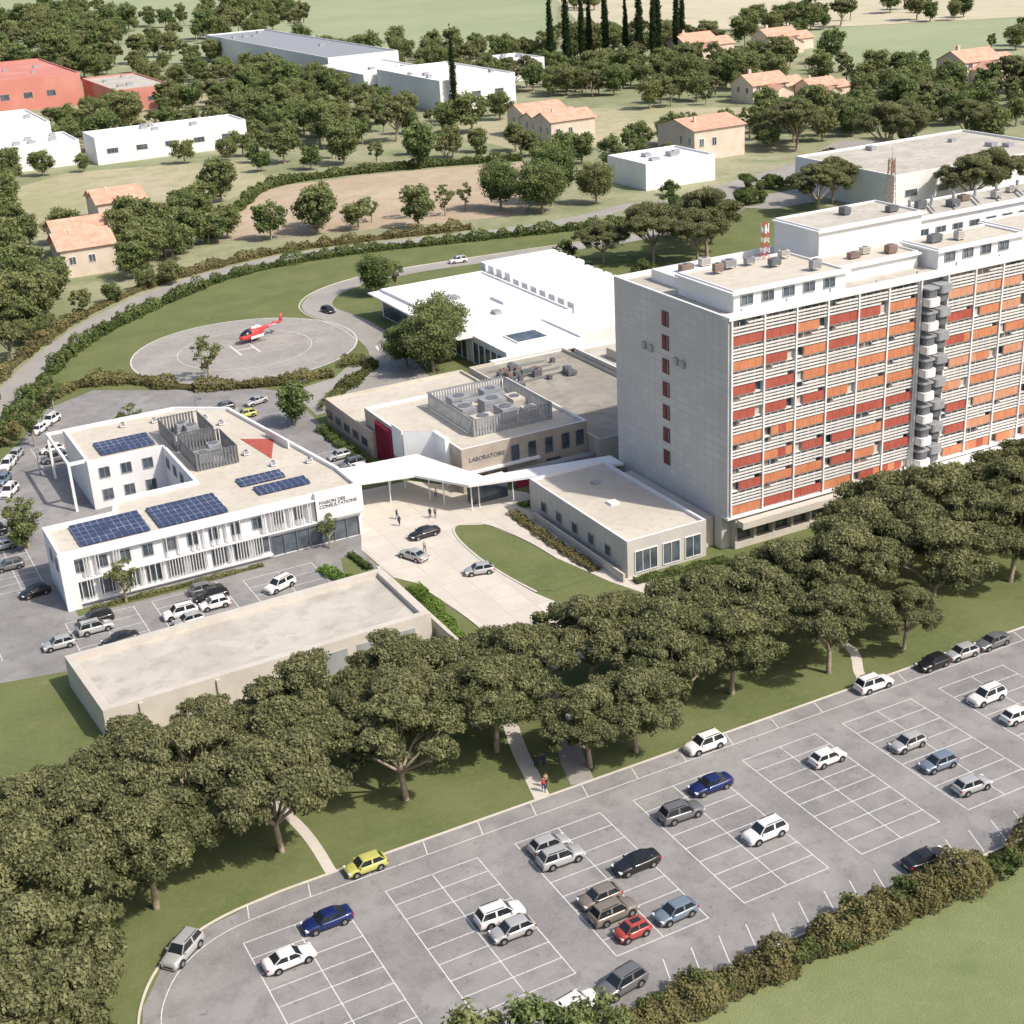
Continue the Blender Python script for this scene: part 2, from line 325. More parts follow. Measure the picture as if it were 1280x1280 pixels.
def hedge(name,pts,w,h,ls,dens,mat='hedge_foliage',sm=True,bump=.35,gap=0):
    P=smooth(pts,10) if sm else [Vector(p) for p in pts]
    seg=[(P[i+1]-P[i]).length for i in range(len(P)-1)];L=sum(seg);cum=np.concatenate([[0],np.cumsum(seg)])
    PX=np.array([[p.x,p.y] for p in P]); n=int(L*(w+2*h)*dens); s=rng.random(n)*L
    x=np.interp(s,cum,PX[:,0]);y=np.interp(s,cum,PX[:,1]); x2=np.interp(s+.5,cum,PX[:,0]);y2=np.interp(s+.5,cum,PX[:,1])
    x1=np.interp(s-.5,cum,PX[:,0]);y1=np.interp(s-.5,cum,PX[:,1]); tx,ty=x2-x1,y2-y1; ln=np.hypot(tx,ty)+1e-6;nx,ny=-ty/ln,tx/ln
    th=rng.random(n)*math.pi; seedv=rng.random()*100
    b=np.array([1+bump*noise.noise(Vector((a*.45/ max(w*.5,.6),seedv,0)))*1.6+bump*.6*noise.noise(Vector((a*1.3,c*1.5,seedv))) for a,c in zip(s,th)])
    b=np.clip(b,.3,2); q=(.82+.26*rng.random(n))*b
    lat=np.sign(np.cos(th))*abs(np.cos(th))**.7*w/2*q; z=np.sin(th)**.7*h*q
    C=np.stack([x+nx*lat,y+ny*lat,z],1); Nn=np.stack([nx*np.cos(th),ny*np.cos(th),np.sin(th)+.2],1)
    V,F=leaves(C,Nn,ls); pt=np.array([noise.noise(Vector((a*.22,b0*.22,seedv+9))) for a,b0 in zip(x,y)])
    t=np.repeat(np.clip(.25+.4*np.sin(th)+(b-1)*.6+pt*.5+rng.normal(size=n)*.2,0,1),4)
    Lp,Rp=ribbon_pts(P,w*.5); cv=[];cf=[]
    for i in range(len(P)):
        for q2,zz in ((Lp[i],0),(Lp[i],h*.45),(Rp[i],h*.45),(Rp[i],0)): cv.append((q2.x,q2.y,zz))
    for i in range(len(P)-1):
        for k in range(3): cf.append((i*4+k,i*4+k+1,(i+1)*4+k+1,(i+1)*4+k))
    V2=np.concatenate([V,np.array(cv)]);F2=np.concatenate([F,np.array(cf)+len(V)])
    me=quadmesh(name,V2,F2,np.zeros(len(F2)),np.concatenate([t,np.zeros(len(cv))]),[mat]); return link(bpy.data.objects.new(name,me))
# ---------------------------------------------------------------- ground
sheet('ground',[(-6000,-3000),(6000,-3000),(6000,8000),(-6000,8000)],0,'terrain')
sheet('far_field',[(150,905),(330,905),(401,724),(640,1140),(1200,2600),(100,2600)],.03,'field_green')
sheet('tan_field',[(611,1090),(500,860),(560,720),(700,640),(1500,900),(1500,2500),(1210,2600)],.06,'field_tan')
sheet('meadow',[(430,480),(470,470),(600,560),(700,640),(560,715),(500,640)],.03,'field_green')
sheet('fallow_field',[(109,392),(118,428),(150,460),(190,455),(230,440),(222,410),(190,364),(160,372),(135,381)],.03,'field_bare')
sheet('dry_meadow',[(80,405),(62,440),(70,520),(100,545),(160,520),(150,468),(112,432),(104,400)],.02,'field_dry')
sheet('orchard_field',[(240,455),(330,430),(360,480),(300,545),(240,530)],.02,'field_dry')
sheet('yard',[(110,600),(180,600),(240,700),(230,800),(140,740)],.02,'field_dry')
sheet('lawn',[(-60,60),(240,60),(260,330),(205,336),(160,348),(125,356),(98,350),(72,332),(50,308),(30,272),(8,230),(-60,165)],.01,'grass')
sheet('front_meadow',[(-60,-60),(400,-60),(400,78.5),(45,78.5),(20,60),(-60,60)],.02,'grass_light')
lot=[(11.5,60),(10.8,88),(11.2,96),(12.5,101),(15.5,105.5),(20,108.3),(26,109.4),(36,109.6),(260,109.6),(260,79.6),(47,79.6),(42,78),(38,72),(36,60)]
sheet('car_park_asphalt',lot,.026,'asphalt')
kerb('kerb',[(11.4,60),(10.7,88),(11.1,96),(12.4,101.2),(15.4,105.7),(20,108.4),(26,109.5),(36,109.7),(80,109.7),(260,109.7)])
kerb('kerb',[(36,60),(38,72),(42,78),(47,79.5),(60,79.5),(260,79.5)])
mk=MB()
def line(x0,y0,x1,y1,w=.1,z=.032,b=None):
    d=Vector((x1-x0,y1-y0)).normalized()*w/2; nx,ny=-d.y,d.x
    (b or mk).poly([(x0-nx,y0-ny,z),(x1-nx,y1-ny,z),(x1+nx,y1+ny,z),(x0+nx,y0+ny,z)],'white_line')
def block(xl,xr,y0,y1,n,z=.032):
    line(xl,y0,xl,y1,z=z);line(xr,y0,xr,y1,z=z);xm=(xl+xr)/2;line(xm,y0,xm,y1,z=z+.004)
    for i in range(n+1):
        y=y0+(y1-y0)*i/n; line(xl-.06,y,xr+.06,y,z=z+.008)
for i,x in enumerate([22.5,36.3,50,63.5,77,90.3,104,117.5,131,144.5]): block(x,x+9.6,85.6,104.4,8)
lp=smooth([(12.9,96),(14,100.2),(16.8,104.2),(21,106.6),(26.5,107.3),(36,107.4),(60,107.4)],8)
for a,b_ in zip(lp[:-1],lp[1:]): line(a.x,a.y,b_.x,b_.y)
line(60,107.4,220,107.4)
for x in np.arange(24,200,6.0): line(x,107.4,x+.5,109.5,z=.036)
for x in np.arange(52,200,2.9): line(x,79.9,x+1.2,83.2,z=.032)
mk.obj('parking_markings')
ribbon('footpath',[(56,109.8),(57,114),(58.5,120),(62,130),(68,142)],1.7,.03,'concrete_paving')
ribbon('service_path',[(60.8,109.8),(62,114),(64,119),(66,126),(70,140)],2.6,.034,'asphalt_old')
ribbon('footpath',[(33,109.8),(33,118),(31,130)],1.1,.03,'concrete_paving')
ribbon('footpath',[(91,139),(99,128),(102,118),(99,112),(98,109.9)],1.2,.03,'concrete_paving')
sheet('visitor_car_park_asphalt',[(-60,168),(10,166.5),(20,164.5),(60,163.5),(63.5,164),(63.5,176),(66.5,184),(69,198),(75,210),(78,232),(79,252),(74,260),(60,268),(48,277),(38,271),(28,250),(12,225),(-60,185)],.018,'asphalt')
mk=MB()
for x0,x1,y0,y1,n in [(33.5,43,167,177.8,4),(22,31,167,177.8,4),(46,56,168.5,177,3),(46,57,239,251,5),(58,68,241,253,5),(31,40,238,250,5),(16,22,192,222,12),(8,13,172,186,6)]:
    block(x0,x1,y0,y1,n,.024)
for i in range(6): line(72,204+i*2.6,77,204+i*2.6,z=.024)
for i in range(7): mk.poly([(q[0],q[1],.06) for q in [(103.6+i*.95,266.0-i*.25),(104.1+i*.95,265.9-i*.25),(105.1+i*.95,269.6-i*.25),(104.6+i*.95,269.7-i*.25)]],'white_line')
mk.obj('parking_markings')
for P_ in ([(24,179),(40,178.9),(40,181),(24,181)],[(58,169),(62.5,169),(62.5,176),(60,176)]): sheet('planting_strip',P_,.04,'grass')
PR=[(5,215),(18,252),(31,280),(41,300),(52,317),(62,330),(80,346),(97,355),(116,360),(137,358),(160,352),(182,348),(204,349),(222,353),(240,338),(262,338),(285,362),(330,392)]
ribbon('perimeter_road',PR,6,.035,'asphalt_old')
ribbon('service_road',[(243,334),(225,322),(200,318),(178,320),(156,323),(140,325),(130,324),(120,322),(112,317),(107,310),(105.5,303),(106.5,296),(107.5,288),(107,276),(105,265),(100,254),(95,247)],7,.048,'asphalt_old')
kerb('kerb',[(Vector(p)) for p in [(200,321.6),(156,326.6),(130,327.6),(118,325),(108.5,319),(103,311),(101.5,303),(102.5,294),(103.5,285),(103,277)]],.25)
sheet('forecourt',[(90,238),(104,236),(108,262),(98,264),(90,255),(80,252),(79,236)],.04,'asphalt_old')
sheet('roundabout_yard',[(225,352),(250,358),(290,372),(330,396),(345,380),(300,345),(262,322),(246,322)],.042,'asphalt_old')
for c,rx,ry in (((262,346),9,7),((300,365),11,6),((246,333),5,4)):
    sheet('traffic_island',[(c[0]+rx*math.cos(t),c[1]+ry*math.sin(t)) for t in np.linspace(0,6.28,25)[:-1]],.09,'grass')
    for k in range(9): place('shrub',BUSH[k%2],c[0]+random.uniform(-.7,.7)*rx,c[1]+random.uniform(-.7,.7)*ry,random.uniform(1.2,2.4))
hp=(81.5,285)
sheet('helipad',[(hp[0]+23.6*math.cos(t),hp[1]+23.6*math.sin(t)) for t in np.linspace(0,2*math.pi,97)[:-1]],.058,'helipad_asphalt')
b=MB()
def ring(b,c,r,w,z,m='white_line',n=96):
    for i in range(n):
        t0=2*math.pi*i/n;t1=2*math.pi*(i+1)/n
        b.poly([(c[0]+(r-w)*math.cos(t0),c[1]+(r-w)*math.sin(t0),z),(c[0]+r*math.cos(t0),c[1]+r*math.sin(t0),z),(c[0]+r*math.cos(t1),c[1]+r*math.sin(t1),z),(c[0]+(r-w)*math.cos(t1),c[1]+(r-w)*math.sin(t1),z)],m)
ring(b,hp,23.5,.25,.07);ring(b,hp,14,.14,.07)
for s in (-1,1): line(hp[0]+s*2,hp[1]-4,hp[0]+s*2,hp[1]+4,.45,.07,b)
line(hp[0]-2,hp[1],hp[0]+2,hp[1],.45,.075,b)
b.obj('helipad_markings')
pl=[(64,198.5),(80,197),(84,192),(90,186),(93,182),(93,178.5),(90,176),(88.5,168),(88.6,158),(90.8,149),(94,141),(91,138.5),(87.6,148),(85.4,158),(84.6,166),(82.5,174.5),(78.5,177),(76.8,174),(76.2,166),(76.6,158),(77.6,151),(79,146),(79,132),(67.2,132),(67.0,149),(65.5,163),(63.8,166),(63.6,177),(66.4,184)]
sheet('plaza_paving',pl,.05,'paving_slabs')
sheet('lawn_island',[(77,172),(79,176),(82.3,174),(84.3,166),(85.1,158),(86.6,151),(80,150),(77.8,152),(76.8,158),(76.4,166)],.054,'grass')
kerb('kerb',[(67.1,134),(67.1,149),(65.6,163)],.3,.14)
kerb('kerb',[(77.9,151),(76.8,158),(76.3,166),(77,174),(79,177),(82.5,174.4),(84.6,166),(85.3,158)],.3,.14)
kerb('kerb',[(88.8,158),(88.7,168),(90.2,176)],.3,.14)
# ---------------------------------------------------------------- buildings
def winY(b,y,x0,x1,z0,z1,div=1,frame='white_paint',sgn=-1):
    g=b['windows'];f=b['window_frames'];o=.03*sgn
    g.poly([(x0,y+o,z0),(x1,y+o,z0),(x1,y+o,z1),(x0,y+o,z1)] if sgn<0 else [(x1,y+o,z0),(x0,y+o,z0),(x0,y+o,z1),(x1,y+o,z1)],'glass')
    ya,yb=sorted((y+.004*sgn,y+.13*sgn)); t=.09
    f.box(x0-t,x1+t,ya,yb,z1,z1+t,frame);f.box(x0-t,x1+t,ya,yb,z0-t,z0,frame);f.box(x0-t,x0,ya,yb,z0,z1,frame);f.box(x1,x1+t,ya,yb,z0,z1,frame)
    for i in range(1,div): xm=x0+(x1-x0)*i/div; f.box(xm-.035,xm+.035,ya,yb-.02,z0,z1,frame)
def winX(b,x,y0,y1,z0,z1,div=1,frame='white_paint',sgn=-1,glass='glass'):
    g=b['windows'];f=b['window_frames'];o=.03*sgn
    g.poly([(x+o,y1,z0),(x+o,y0,z0),(x+o,y0,z1),(x+o,y1,z1)],glass)
    xa,xb=sorted((x+.004*sgn,x+.13*sgn)); t=.09
    f.box(xa,xb,y0-t,y1+t,z1,z1+t,frame);f.box(xa,xb,y0-t,y1+t,z0-t,z0,frame);f.box(xa,xb,y0-t,y0,z0,z1,frame);f.box(xa,xb,y1,y1+t,z0,z1,frame)
    for i in range(1,div): ym=y0+(y1-y0)*i/div; f.box(xa,xb-.02,ym-.035,ym+.035,z0,z1,frame)
def ac(b,x,y,z,w=1.6,d=1.1,h=1.2,m='metal_gray'):
    b.box(x,x+w,y,y+d,z+.15,z+.15+h,m); b.box(x+.1,x+.25,y+.1,y+d-.1,z,z+.148,'metal_dark'); b.box(x+w-.25,x+w-.1,y+.1,y+d-.1,z,z+.148,'metal_dark')
    b.tube((x+w/2,y+d/2,z+.152+h),(x+w/2,y+d/2,z+.24+h),min(w,d)*.4,min(w,d)*.4,'metal_dark',14)
    for k in range(4): b.box(x+.1,x+w-.1,y-.03,y-.003,z+.35+k*h/5,z+.4+k*h/5,'metal_dark')
def louvre_fence(b,x0,x1,y0,y1,z0,z1,m='metal_gray'):
    for k in range(int((x1-x0)/.5)):
        for yy in (y0,y1): b.box(x0+k*.5,x0+k*.5+.32,yy-.05,yy+.05,z0+.1,z1,m)
    for k in range(int((y1-y0)/.5)):
        for xx in (x0,x1): b.box(xx-.05,xx+.05,y0+k*.5,y0+k*.5+.32,z0+.1,z1,m)
    for zz in (z0+.4,z1-.3):
        b.box(x0-.13,x1+.13,y0+.055,y0+.12,zz,zz+.1,'metal_dark');b.box(x0-.13,x1+.13,y1+.055,y1+.12,zz,zz+.1,'metal_dark')
        b.box(x0+.055,x0+.12,y0+.13,y1,zz,zz+.1,'metal_dark');b.box(x1+.055,x1+.12,y0+.13,y1,zz,zz+.1,'metal_dark')
T=Bld('hospital_tower')
X0,X1,Y0,Y1=105.5,200,147.0,175.0; ZB=5.2; ZT=32.7; FH=(ZT-ZB-.3)/8
w=T['walls']
w.flatroof(rect(X0,X1,Y0+1.3,Y1),0,ZT+.5,'tower_cladding','roof_gravel','white_paint',.7,.4)
w.box(X0+.002,X0+.5,Y0,Y0+1.298,ZB-.3,ZT+.5,'tower_cladding')
pd=T['podium']; pd.box(X0+1.5,X1,Y0+.2,Y0+1.298,0,.9,'beige_wall');pd.box(X0+1.5,X1,Y0+.2,Y0+1.298,3.2,ZB-.35,'beige_wall')
for x in np.arange(X0+1.5,X1,3.2): pd.box(x,x+.4,Y0+.25,Y0+1.29,.902,3.198,'beige_wall')
T['windows'].poly([(X0+1.5,Y0+1.28,.9),(X1,Y0+1.28,.9),(X1,Y0+1.28,3.2),(X0+1.5,Y0+1.28,3.2)],'glass')
pd.box(X0-.1,X1,Y0-.25,Y0+1.297,ZB-.348,ZB,'white_paint')
pd.box(X0+1.5,124,Y0-1.6,Y0-.26,3.6,4.6,'beige_wall')
s_=T['facade_slats'];pn=T['colour_panels'];fn=T['facade_fins']
random.seed(5)
nb=18; bw=(X1-X0-.6)/nb; stair_b=6
g_=T['windows']
for i in range(nb+1):
    x=X0+.5+bw*i; fn.box(x-.12,x+.12,Y0-.26,Y0+1.24,ZB,ZT+.05,'white_paint')
for f in range(8):
    z=ZB+f*FH
    fn.box(X0+.5,X1,Y0+.15,Y0+1.24,z+.002,z+.24,'slat_paint')
    for i in range(nb):
        if i==stair_b: continue
        xa=X0+.5+bw*i+.12; xb=xa+bw-.24; n4=4; dx=(xb-xa)/n4
        for k in range(n4):
            g_.poly([(xa+dx*k,Y0+.55,z+.24),(xa+dx*(k+1),Y0+.55,z+.24),(xa+dx*(k+1),Y0+.55,z+FH),(xa+dx*k,Y0+.55,z+FH)],'blind' if random.random()<.5 else 'glass')
        if i<2: ch=['red_panel','red_panel','orange_panel']
        elif i<6: ch=['red_panel','orange_panel','orange_panel']
        elif i<9: ch=['orange_panel','orange_panel','salmon_panel','red_panel']
        else: ch=['orange_panel','orange_panel','salmon_panel']
        col=random.choice(ch); st=random.choice([0,0,0,1]); ln=random.choice([3,4,4,4])
        for k in range(n4):
            a=xa+dx*k+.015;b2=xa+dx*(k+1)-.015
            if st<=k<st+ln: pn.box(a,b2,Y0-.06,Y0+.06,z+.26,z+1.46,col if random.random()<.9 else random.choice(ch))
            elif random.random()<.4: pn.box(a,b2,Y0+.3,Y0+.4,z+.26,z+1.3,'beige_wall')
        for k in range(4):
            zz=z+1.62+k*.46; a,b2=xa,xb
            if k==3 and random.random()<.35: a=xa+dx*random.choice([1,2])
            if k==0 and random.random()<.3: b2=xb-dx
            s_.box(a,b2,Y0-.14,Y0+.02,zz,zz+.22,'slat_paint')
        for k in range(1,n4): xx=xa+dx*k; s_.box(xx-.03,xx+.03,Y0+.062,Y0+.14,z+.26,z+FH-.02,'slat_paint')
fn.box(X0+.0,X1,Y0-.3,Y0+1.24,ZT+.052,ZT+.52,'white_paint')
# external stair: stacked offset balcony boxes with rounded fronts
st=T['stair_balconies']; xc=X0+.5+bw*(stair_b+.5)
for sx in (-1,1): st.box(xc+sx*2.42-.12,xc+sx*2.42+.12,Y0-.6,Y0+.6,ZB,ZT+.2,'slat_paint')
st.box(xc-2.29,xc+2.29,Y0+.61,Y0+1.2,ZB,ZT,'metal_dark')
def pod(x0,x1,y0,y1,z0,z1,m):
    r_=.45; P=[(x0,y1),(x0,y0+r_),(x0+r_*.3,y0+r_*.3),(x0+r_,y0),(x1-r_,y0),(x1-r_*.3,y0+r_*.3),(x1,y0+r_),(x1,y1)]
    st.prism(P,z0,z1,m,m,True)
for f in range(8):
    z=ZB+f*FH+.25
    pod(xc-2.2,xc-.1,Y0-2.0,Y0+.6,z,z+1.15,'white_paint'); pod(xc-2.0,xc-.3,Y0-1.6,Y0+.55,z+1.16,z+2.2,'metal_dark')
    pod(xc+.0,xc+2.2,Y0-1.8,Y0+.6,z+1.6,z+2.7,'metal_gray'); pod(xc+.2,xc+2.0,Y0-1.4,Y0+.55,z+.4,z+1.59,'metal_dark')
    pod(xc-2.25,xc-.05,Y0-1.7,Y0+.6,z+2.3,z+2.55,'metal_gray')
st.tube((xc-1.15,Y0-.8,0),(xc-1.15,Y0-.8,ZB+.3),.3,.3,'metal_gray',10);st.tube((xc+1.15,Y0-.8,0),(xc+1.15,Y0-.8,ZB+.7),.3,.3,'metal_gray',10)
for f in range(7):
    z=ZB+3.0+f*FH; winX(T,X0,160.9,162.3,z+.3,z+2.2,2,'dark_red_panel',-1,'glass')
    T['colour_panels'].box(X0-.1,X0-.032,161.5,162.3,z+.3,z+2.2,'dark_red_panel')
for (y,z) in ((166.5,24.3),(164.8,24.3),(158.5,23.9),(156.8,23.9)): T['wall_vents'].box(X0-.35,X0-.003,y,y+.9,z,z+1.0,'metal_gray')
ph=T['penthouse']; ZR=ZT+.5-.7+.002
def pent(x0,x1,y0,y1,z1,win=True,mr='roof_beige'):
    ph.flatroof(rect(x0,x1,y0,y1),ZR,z1,'white_paint',mr,'white_paint',.25,.25)
    ph.box(x0-.5,x1+.5,y0-.5,y0-.003,z1-.5,z1-.2,'white_paint'); ph.box(x0-.5,x0-.003,y0,y1,z1-.5,z1-.2,'white_paint')
    if win:
        for x in np.arange(x0+1.2,x1-2,3.4): winY(T,y0,x,x+1.8,ZR+1.0,ZR+2.2,2,'metal_gray')
pent(108.5,127,150,163,ZR+3.1); pent(127.6,143,153.5,160,ZR+2.4,False); pent(144,160,150.5,158,ZR+3.0); pent(161,199,151.5,160,ZR+3.0)
pent(131,150,160.7,171,ZR+6.0,False,'roof_gravel'); pent(151,199,163.5,172.5,ZR+4.2,True,'roof_gravel')
ph.box(110,123,165,172,ZR+.0,ZR+1.6,'white_paint')
eq=T['roof_equipment']
for x,y,z in [(112,159,3.1),(114.5,160,3.1),(118,160,3.1),(120,157,3.1),(124,160,3.1),(123,152,3.1),(133,156,2.2),(136,157,2.2),(139,155,2.2),(150,153,2.8),(146,154,2.8),(170,154,2.8),(176,156,2.8),(182,154,2.8),(156,168,4),(161,166,4),(165,168,4),(170,166,4),(175,168,4),(178,166,4),(183,167,4),(188,168,4),(112,167,1.6),(116,168,1.6),(140,166,5.8),(146,163,5.8)]:
    ac(eq,x,y,ZR+z,random.uniform(1,2.0),random.uniform(.8,1.5),random.uniform(.7,1.2),random.choice(['metal_gray','metal_dark','beige_wall','rust_metal']))
for i in range(8):
    x=156+i*4.5; eq.tube((x,164.5,ZR+4.4),(x+3,169,ZR+4.4),.16,.16,'metal_gray',8); eq.tube((x,170,ZR+4),(x,170,ZR+5.3),.25,.25,'metal_gray',10)
for i in range(12): eq.tube((109+i*7.5,148.9+(i%3)*.3,ZR),(109+i*7.5,148.9+(i%3)*.3,ZR+.9),.12,.12,'metal_gray',8)
def mast(b,x,y,z,h,w,c1='red_paint',c2='white_paint'):
    for k in range(7):
        a=z+h*k/7;c=z+h*(k+1)/7; m=c1 if k%2==0 else c2; ww=w/2*(1-.5*k/7);w2=w/2*(1-.5*(k+1)/7)
        for sx in (-1,1):
            for sy in (-1,1):
                b.tube((x+sx*ww,y+sy*ww,a),(x+sx*w2,y+sy*w2,c),.045,.045,m,5); b.tube((x+sx*ww,y+sy*ww,a),(x-sx*w2,y+sy*w2,c),.025,.025,m,4); b.tube((x+sx*ww,y+sy*ww,a),(x+sx*w2,y-sy*w2,c),.025,.025,m,4)
    for k in range(3):
        a=k*2.1; b.box(x+math.cos(a)*.5-.1,x+math.cos(a)*.5+.1,y+math.sin(a)*.5-.08,y+math.sin(a)*.5+.08,z+h*.7,z+h*.95,c2)
    b.tube((x,y,z+h*.9),(x,y,z+h*1.2),.04,.02,c1,5)
mast(T['antenna_mast'],122.5,162.0,ZR+3.1,5.0,1.0); mast(T['antenna_mast'],153,171,ZR+4,8,1.3,'rust_metal','rust_metal')
pd.box(132,X1,141.5,Y0-.35,4.2,4.75,'white_paint')
for x in np.arange(133,X1,6): pd.box(x,x+.45,142,142.45,0,4.198,'white_paint')
pd.box(134,X1,144.5,146.6,0,4.198,'beige_wall')
T.done()
A=Bld('consulting_annex')
ap=rect(90,102.6,147.8,175)
A['walls'].flatroof(ap,0,5.4,'annex_cladding','roof_beige','white_paint',.45,.35)
A['walls'].box(102.62,105.3,150,171,0,4.4,'beige_wall')
for y in (152,156.5,161,165.5,170): winX(A,90,y,y+1.4,1.6,3.0,1,'metal_gray')
winY(A,147.8,91.2,94.6,.6,3.6,3,'white_paint');winY(A,147.8,95.6,98.2,.6,3.6,2);winY(A,147.8,99.2,101.6,.6,3.6,2)
A['walls'].box(88.8,89.1,147,172,0,1.3,'beige_wall')
A['skylights'].box(95,96.4,160,161.4,4.96,5.3,'roof_white');A['skylights'].box(97,98,168,169,4.96,5.3,'metal_gray')
A.done()
U=Bld('low_flat_roof_building')
U['walls'].flatroof([(20,145),(60.5,146),(60.5,161.5),(19,160.5)],0,4.2,'beige_wall','roof_gravel','beige_wall',.7,1.0)
U['walls'].box(61.1,61.6,139,165,0,2.8,'beige_wall')
for x in (46,50.5,55): U['garage_doors'].box(x,x+3.2,145.55+(x-46)*.0247,145.75+(x-46)*.0247,0,2.9,'metal_gray')
for x in (24,33,42): U['wall_piers'].box(x,x+.4,144.7+(x-20)*.0247,145.0+(x-20)*.0247,0,3.9,'beige_wall')
U.done()
C=Bld('consultation_building')
H1=8.0
outl=[(23.3,182),(66,182),(66,190),(63.6,207),(60.8,227),(53,233),(34.4,233),(34.4,215),(46.2,215),(46.2,197.5),(34.4,197.5),(33,192.8),(23.3,192.8)]
C['walls'].flatroof(outl,0,H1,'white_cladding','roof_beige','white_paint',.55,.5)
for x in np.arange(25,58.5,3.1): winY(C,182,x,x+1.3,4.9,6.5,2,'metal_gray')
for x in np.arange(25,50.5,3.1): winY(C,182,x,x+1.9,1.1,3.3,2,'metal_gray')
C['windows'].poly([(52,181.96,.2),(65.5,181.96,.2),(65.5,181.96,3.1),(52,181.96,3.1)],'glass')
for x in np.arange(52,65.8,1.9): C['window_frames'].box(x,x+.12,181.8,181.95,.2,3.1,'metal_dark')
sl=C['facade_slats']
random.seed(9)
for i in range(90):
    x=25.0+i*.4
    if random.random()<.8 and x<60: sl.box(x,x+.08,181.35,181.8,1.0 if x<51 else 4.0,random.choice([3.7,3.7,7.05]) if x<51 else 7.05,'white_paint')
sl.box(23.3,66,181.3,181.99,3.75,3.95,'white_paint'); sl.box(23.3,60,181.3,181.99,7.1,7.3,'white_paint'); sl.box(23.3,52,181.3,181.99,.55,.75,'white_paint')
C['walls'].box(23.1,25,181.1,181.98,0,H1,'white_paint')
C['walls'].box(59.0,66.15,181.2,181.985,3.96,H1+.2,'white_paint')
for y in (184,187.5): winX(C,23.3,y,y+1.2,4.8,6.4,1,'metal_gray')
for x in (36,39.4,42.8): winY(C,215,x,x+1.5,5,6.6,2,'metal_gray');winY(C,215,x,x+1.5,1.3,3,2,'metal_gray')
for y in (200,204,208,212): winX(C,46.2,y,y+1.5,5,6.6,2,'metal_gray')
fr=C['portal_frame']
for y in (216,232.4): fr.box(31.6,32.0,y,y+.5,0,H1,'white_paint')
fr.box(32.002,34.39,216,216.5,H1-.45,H1-.002,'white_paint');fr.box(32.002,34.39,232.4,232.9,H1-.45,H1-.002,'white_paint');fr.box(31.6,32,216.502,232.398,H1-.45,H1,'white_paint')
rz=H1-.55
sp=C['solar_panels']
def solar(x0,x1,y0,y1,rows):
    d=(y1-y0)/rows
    for r in range(rows):
        a=y0+r*d+.08;b2=y0+(r+1)*d-.12
        sp.poly([(x0,a,rz+.2),(x1,a,rz+.2),(x1,b2,rz+.45),(x0,b2,rz+.45)],'solar_cells')
        sp.poly([(x0,b2,rz+.45),(x1,b2,rz+.45),(x1,b2,rz+.1),(x0,b2,rz+.1)],'metal_gray')
        for x in np.arange(x0+.3,x1,2.2): sp.box(x,x+.08,a,b2-.02,rz+.02,rz+.17,'metal_gray')
solar(26.6,36.2,183.8,191.6,4);solar(37.4,47.2,183.8,191.6,4);solar(37.2,45.8,217.5,223.6,3);solar(51.6,58.4,191.6,194.8,2);solar(52.8,60.6,187.0,190.2,2)
le=C['plant_enclosure']; louvre_fence(le,48,54.5,202,211,rz,rz+2.9,'metal_dark');louvre_fence(le,47.6,54,212.5,222,rz,rz+2.9,'metal_dark')
for x,y in ((49,204),(51.5,207),(49,214),(51,217.5),(50,219.5)): ac(le,x,y,rz+.02,2,1.8,1.7,'metal_gray')
le.poly([(48.2,202.2,rz+.03),(54.3,202.2,rz+.03),(54.3,210.8,rz+.03),(48.2,210.8,rz+.03)],'metal_gray')
rt=C['red_terrace']; rt.poly([(57.9,212,rz+.05),(59.2,200.5,rz+.05),(62.4,208.8,rz+.05)],'red_panel')
rt.box(62.3,62.5,203,211,rz+.06,rz+1.3,'white_paint',rot=.13)
for x,y in ((57,220),(55.5,224),(48,228),(43,229),(63,195),(56,204),(58,197)): ac(C['roof_equipment'],x,y,rz,.9,.8,.6,'roof_white')
ce=C.done()
def text(body,loc,size,rot,parent,m='metal_dark'):
    cu=bpy.data.curves.new('sign_text','FONT');cu.body=body;cu.size=size;cu.extrude=.03;cu.materials.append(MATS[m]);cu.space_line=.9
    o=bpy.data.objects.new('sign_text',cu);o.location=loc;o.rotation_euler=rot;link(o,parent)
text('MAISON DES\nCONSULTATIONS',(59.5,181.14,6.5),.7,(rad(90),0,0),ce)
Lb=Bld('laboratory_building')
Lb['low_wing'].flatroof([(79.2,209.6),(84,209.6),(84,214.6),(106,214.6),(106,231),(79.2,231)],0,4.6,'brown_wall','roof_beige','roof_beige',.45,.35)
Lb['walls'].flatroof([(80.2,198.5),(84.8,195),(84.8,187),(107,187),(107,214.5),(80.2,214.5)],0,7.3,'brown_wall','roof_beige','roof_white',.5,.35)
Lb['white_frame'].box(84.0,84.75,191,195.6,0,8.0,'white_paint');Lb['white_frame'].box(80.0,80.18,198.6,202.6,2.8,8.0,'white_paint')
Lb['white_frame'].poly([(80.1,198.3,2.9),(84.7,194.8,2.9),(84.7,194.8,8.0),(80.1,198.3,8.0)],'white_paint')
for i in range(9): Lb['red_fins'].box(79.7,80.15,203.2+i*.74,203.27+i*.74,.2,6.7,'magenta_panel')
Lb['windows'].poly([(80.16,209.5,.3),(80.16,203.0,.3),(80.16,203.0,6.6),(80.16,209.5,6.6)],'glass')
for x in (93.4,96.4,99.4,102.4,105): winY(Lb,187,x,x+1.2,3.6,6.0,1,'metal_dark')
for x in (86.5,90,99.5): winY(Lb,187,x,x+2.4,.7,2.4,2,'metal_dark')
Lb['walls'].box(84.8,98,186.2,186.98,3.2,3.5,'roof_white')
for y in (212,216,220,224,228): winX(Lb,79.2,y,y+2.2,1.4,2.6,2,'metal_dark')
louvre_fence(Lb['plant_enclosure'],89.5,103.5,192,209,6.8,9.7,'metal_gray')
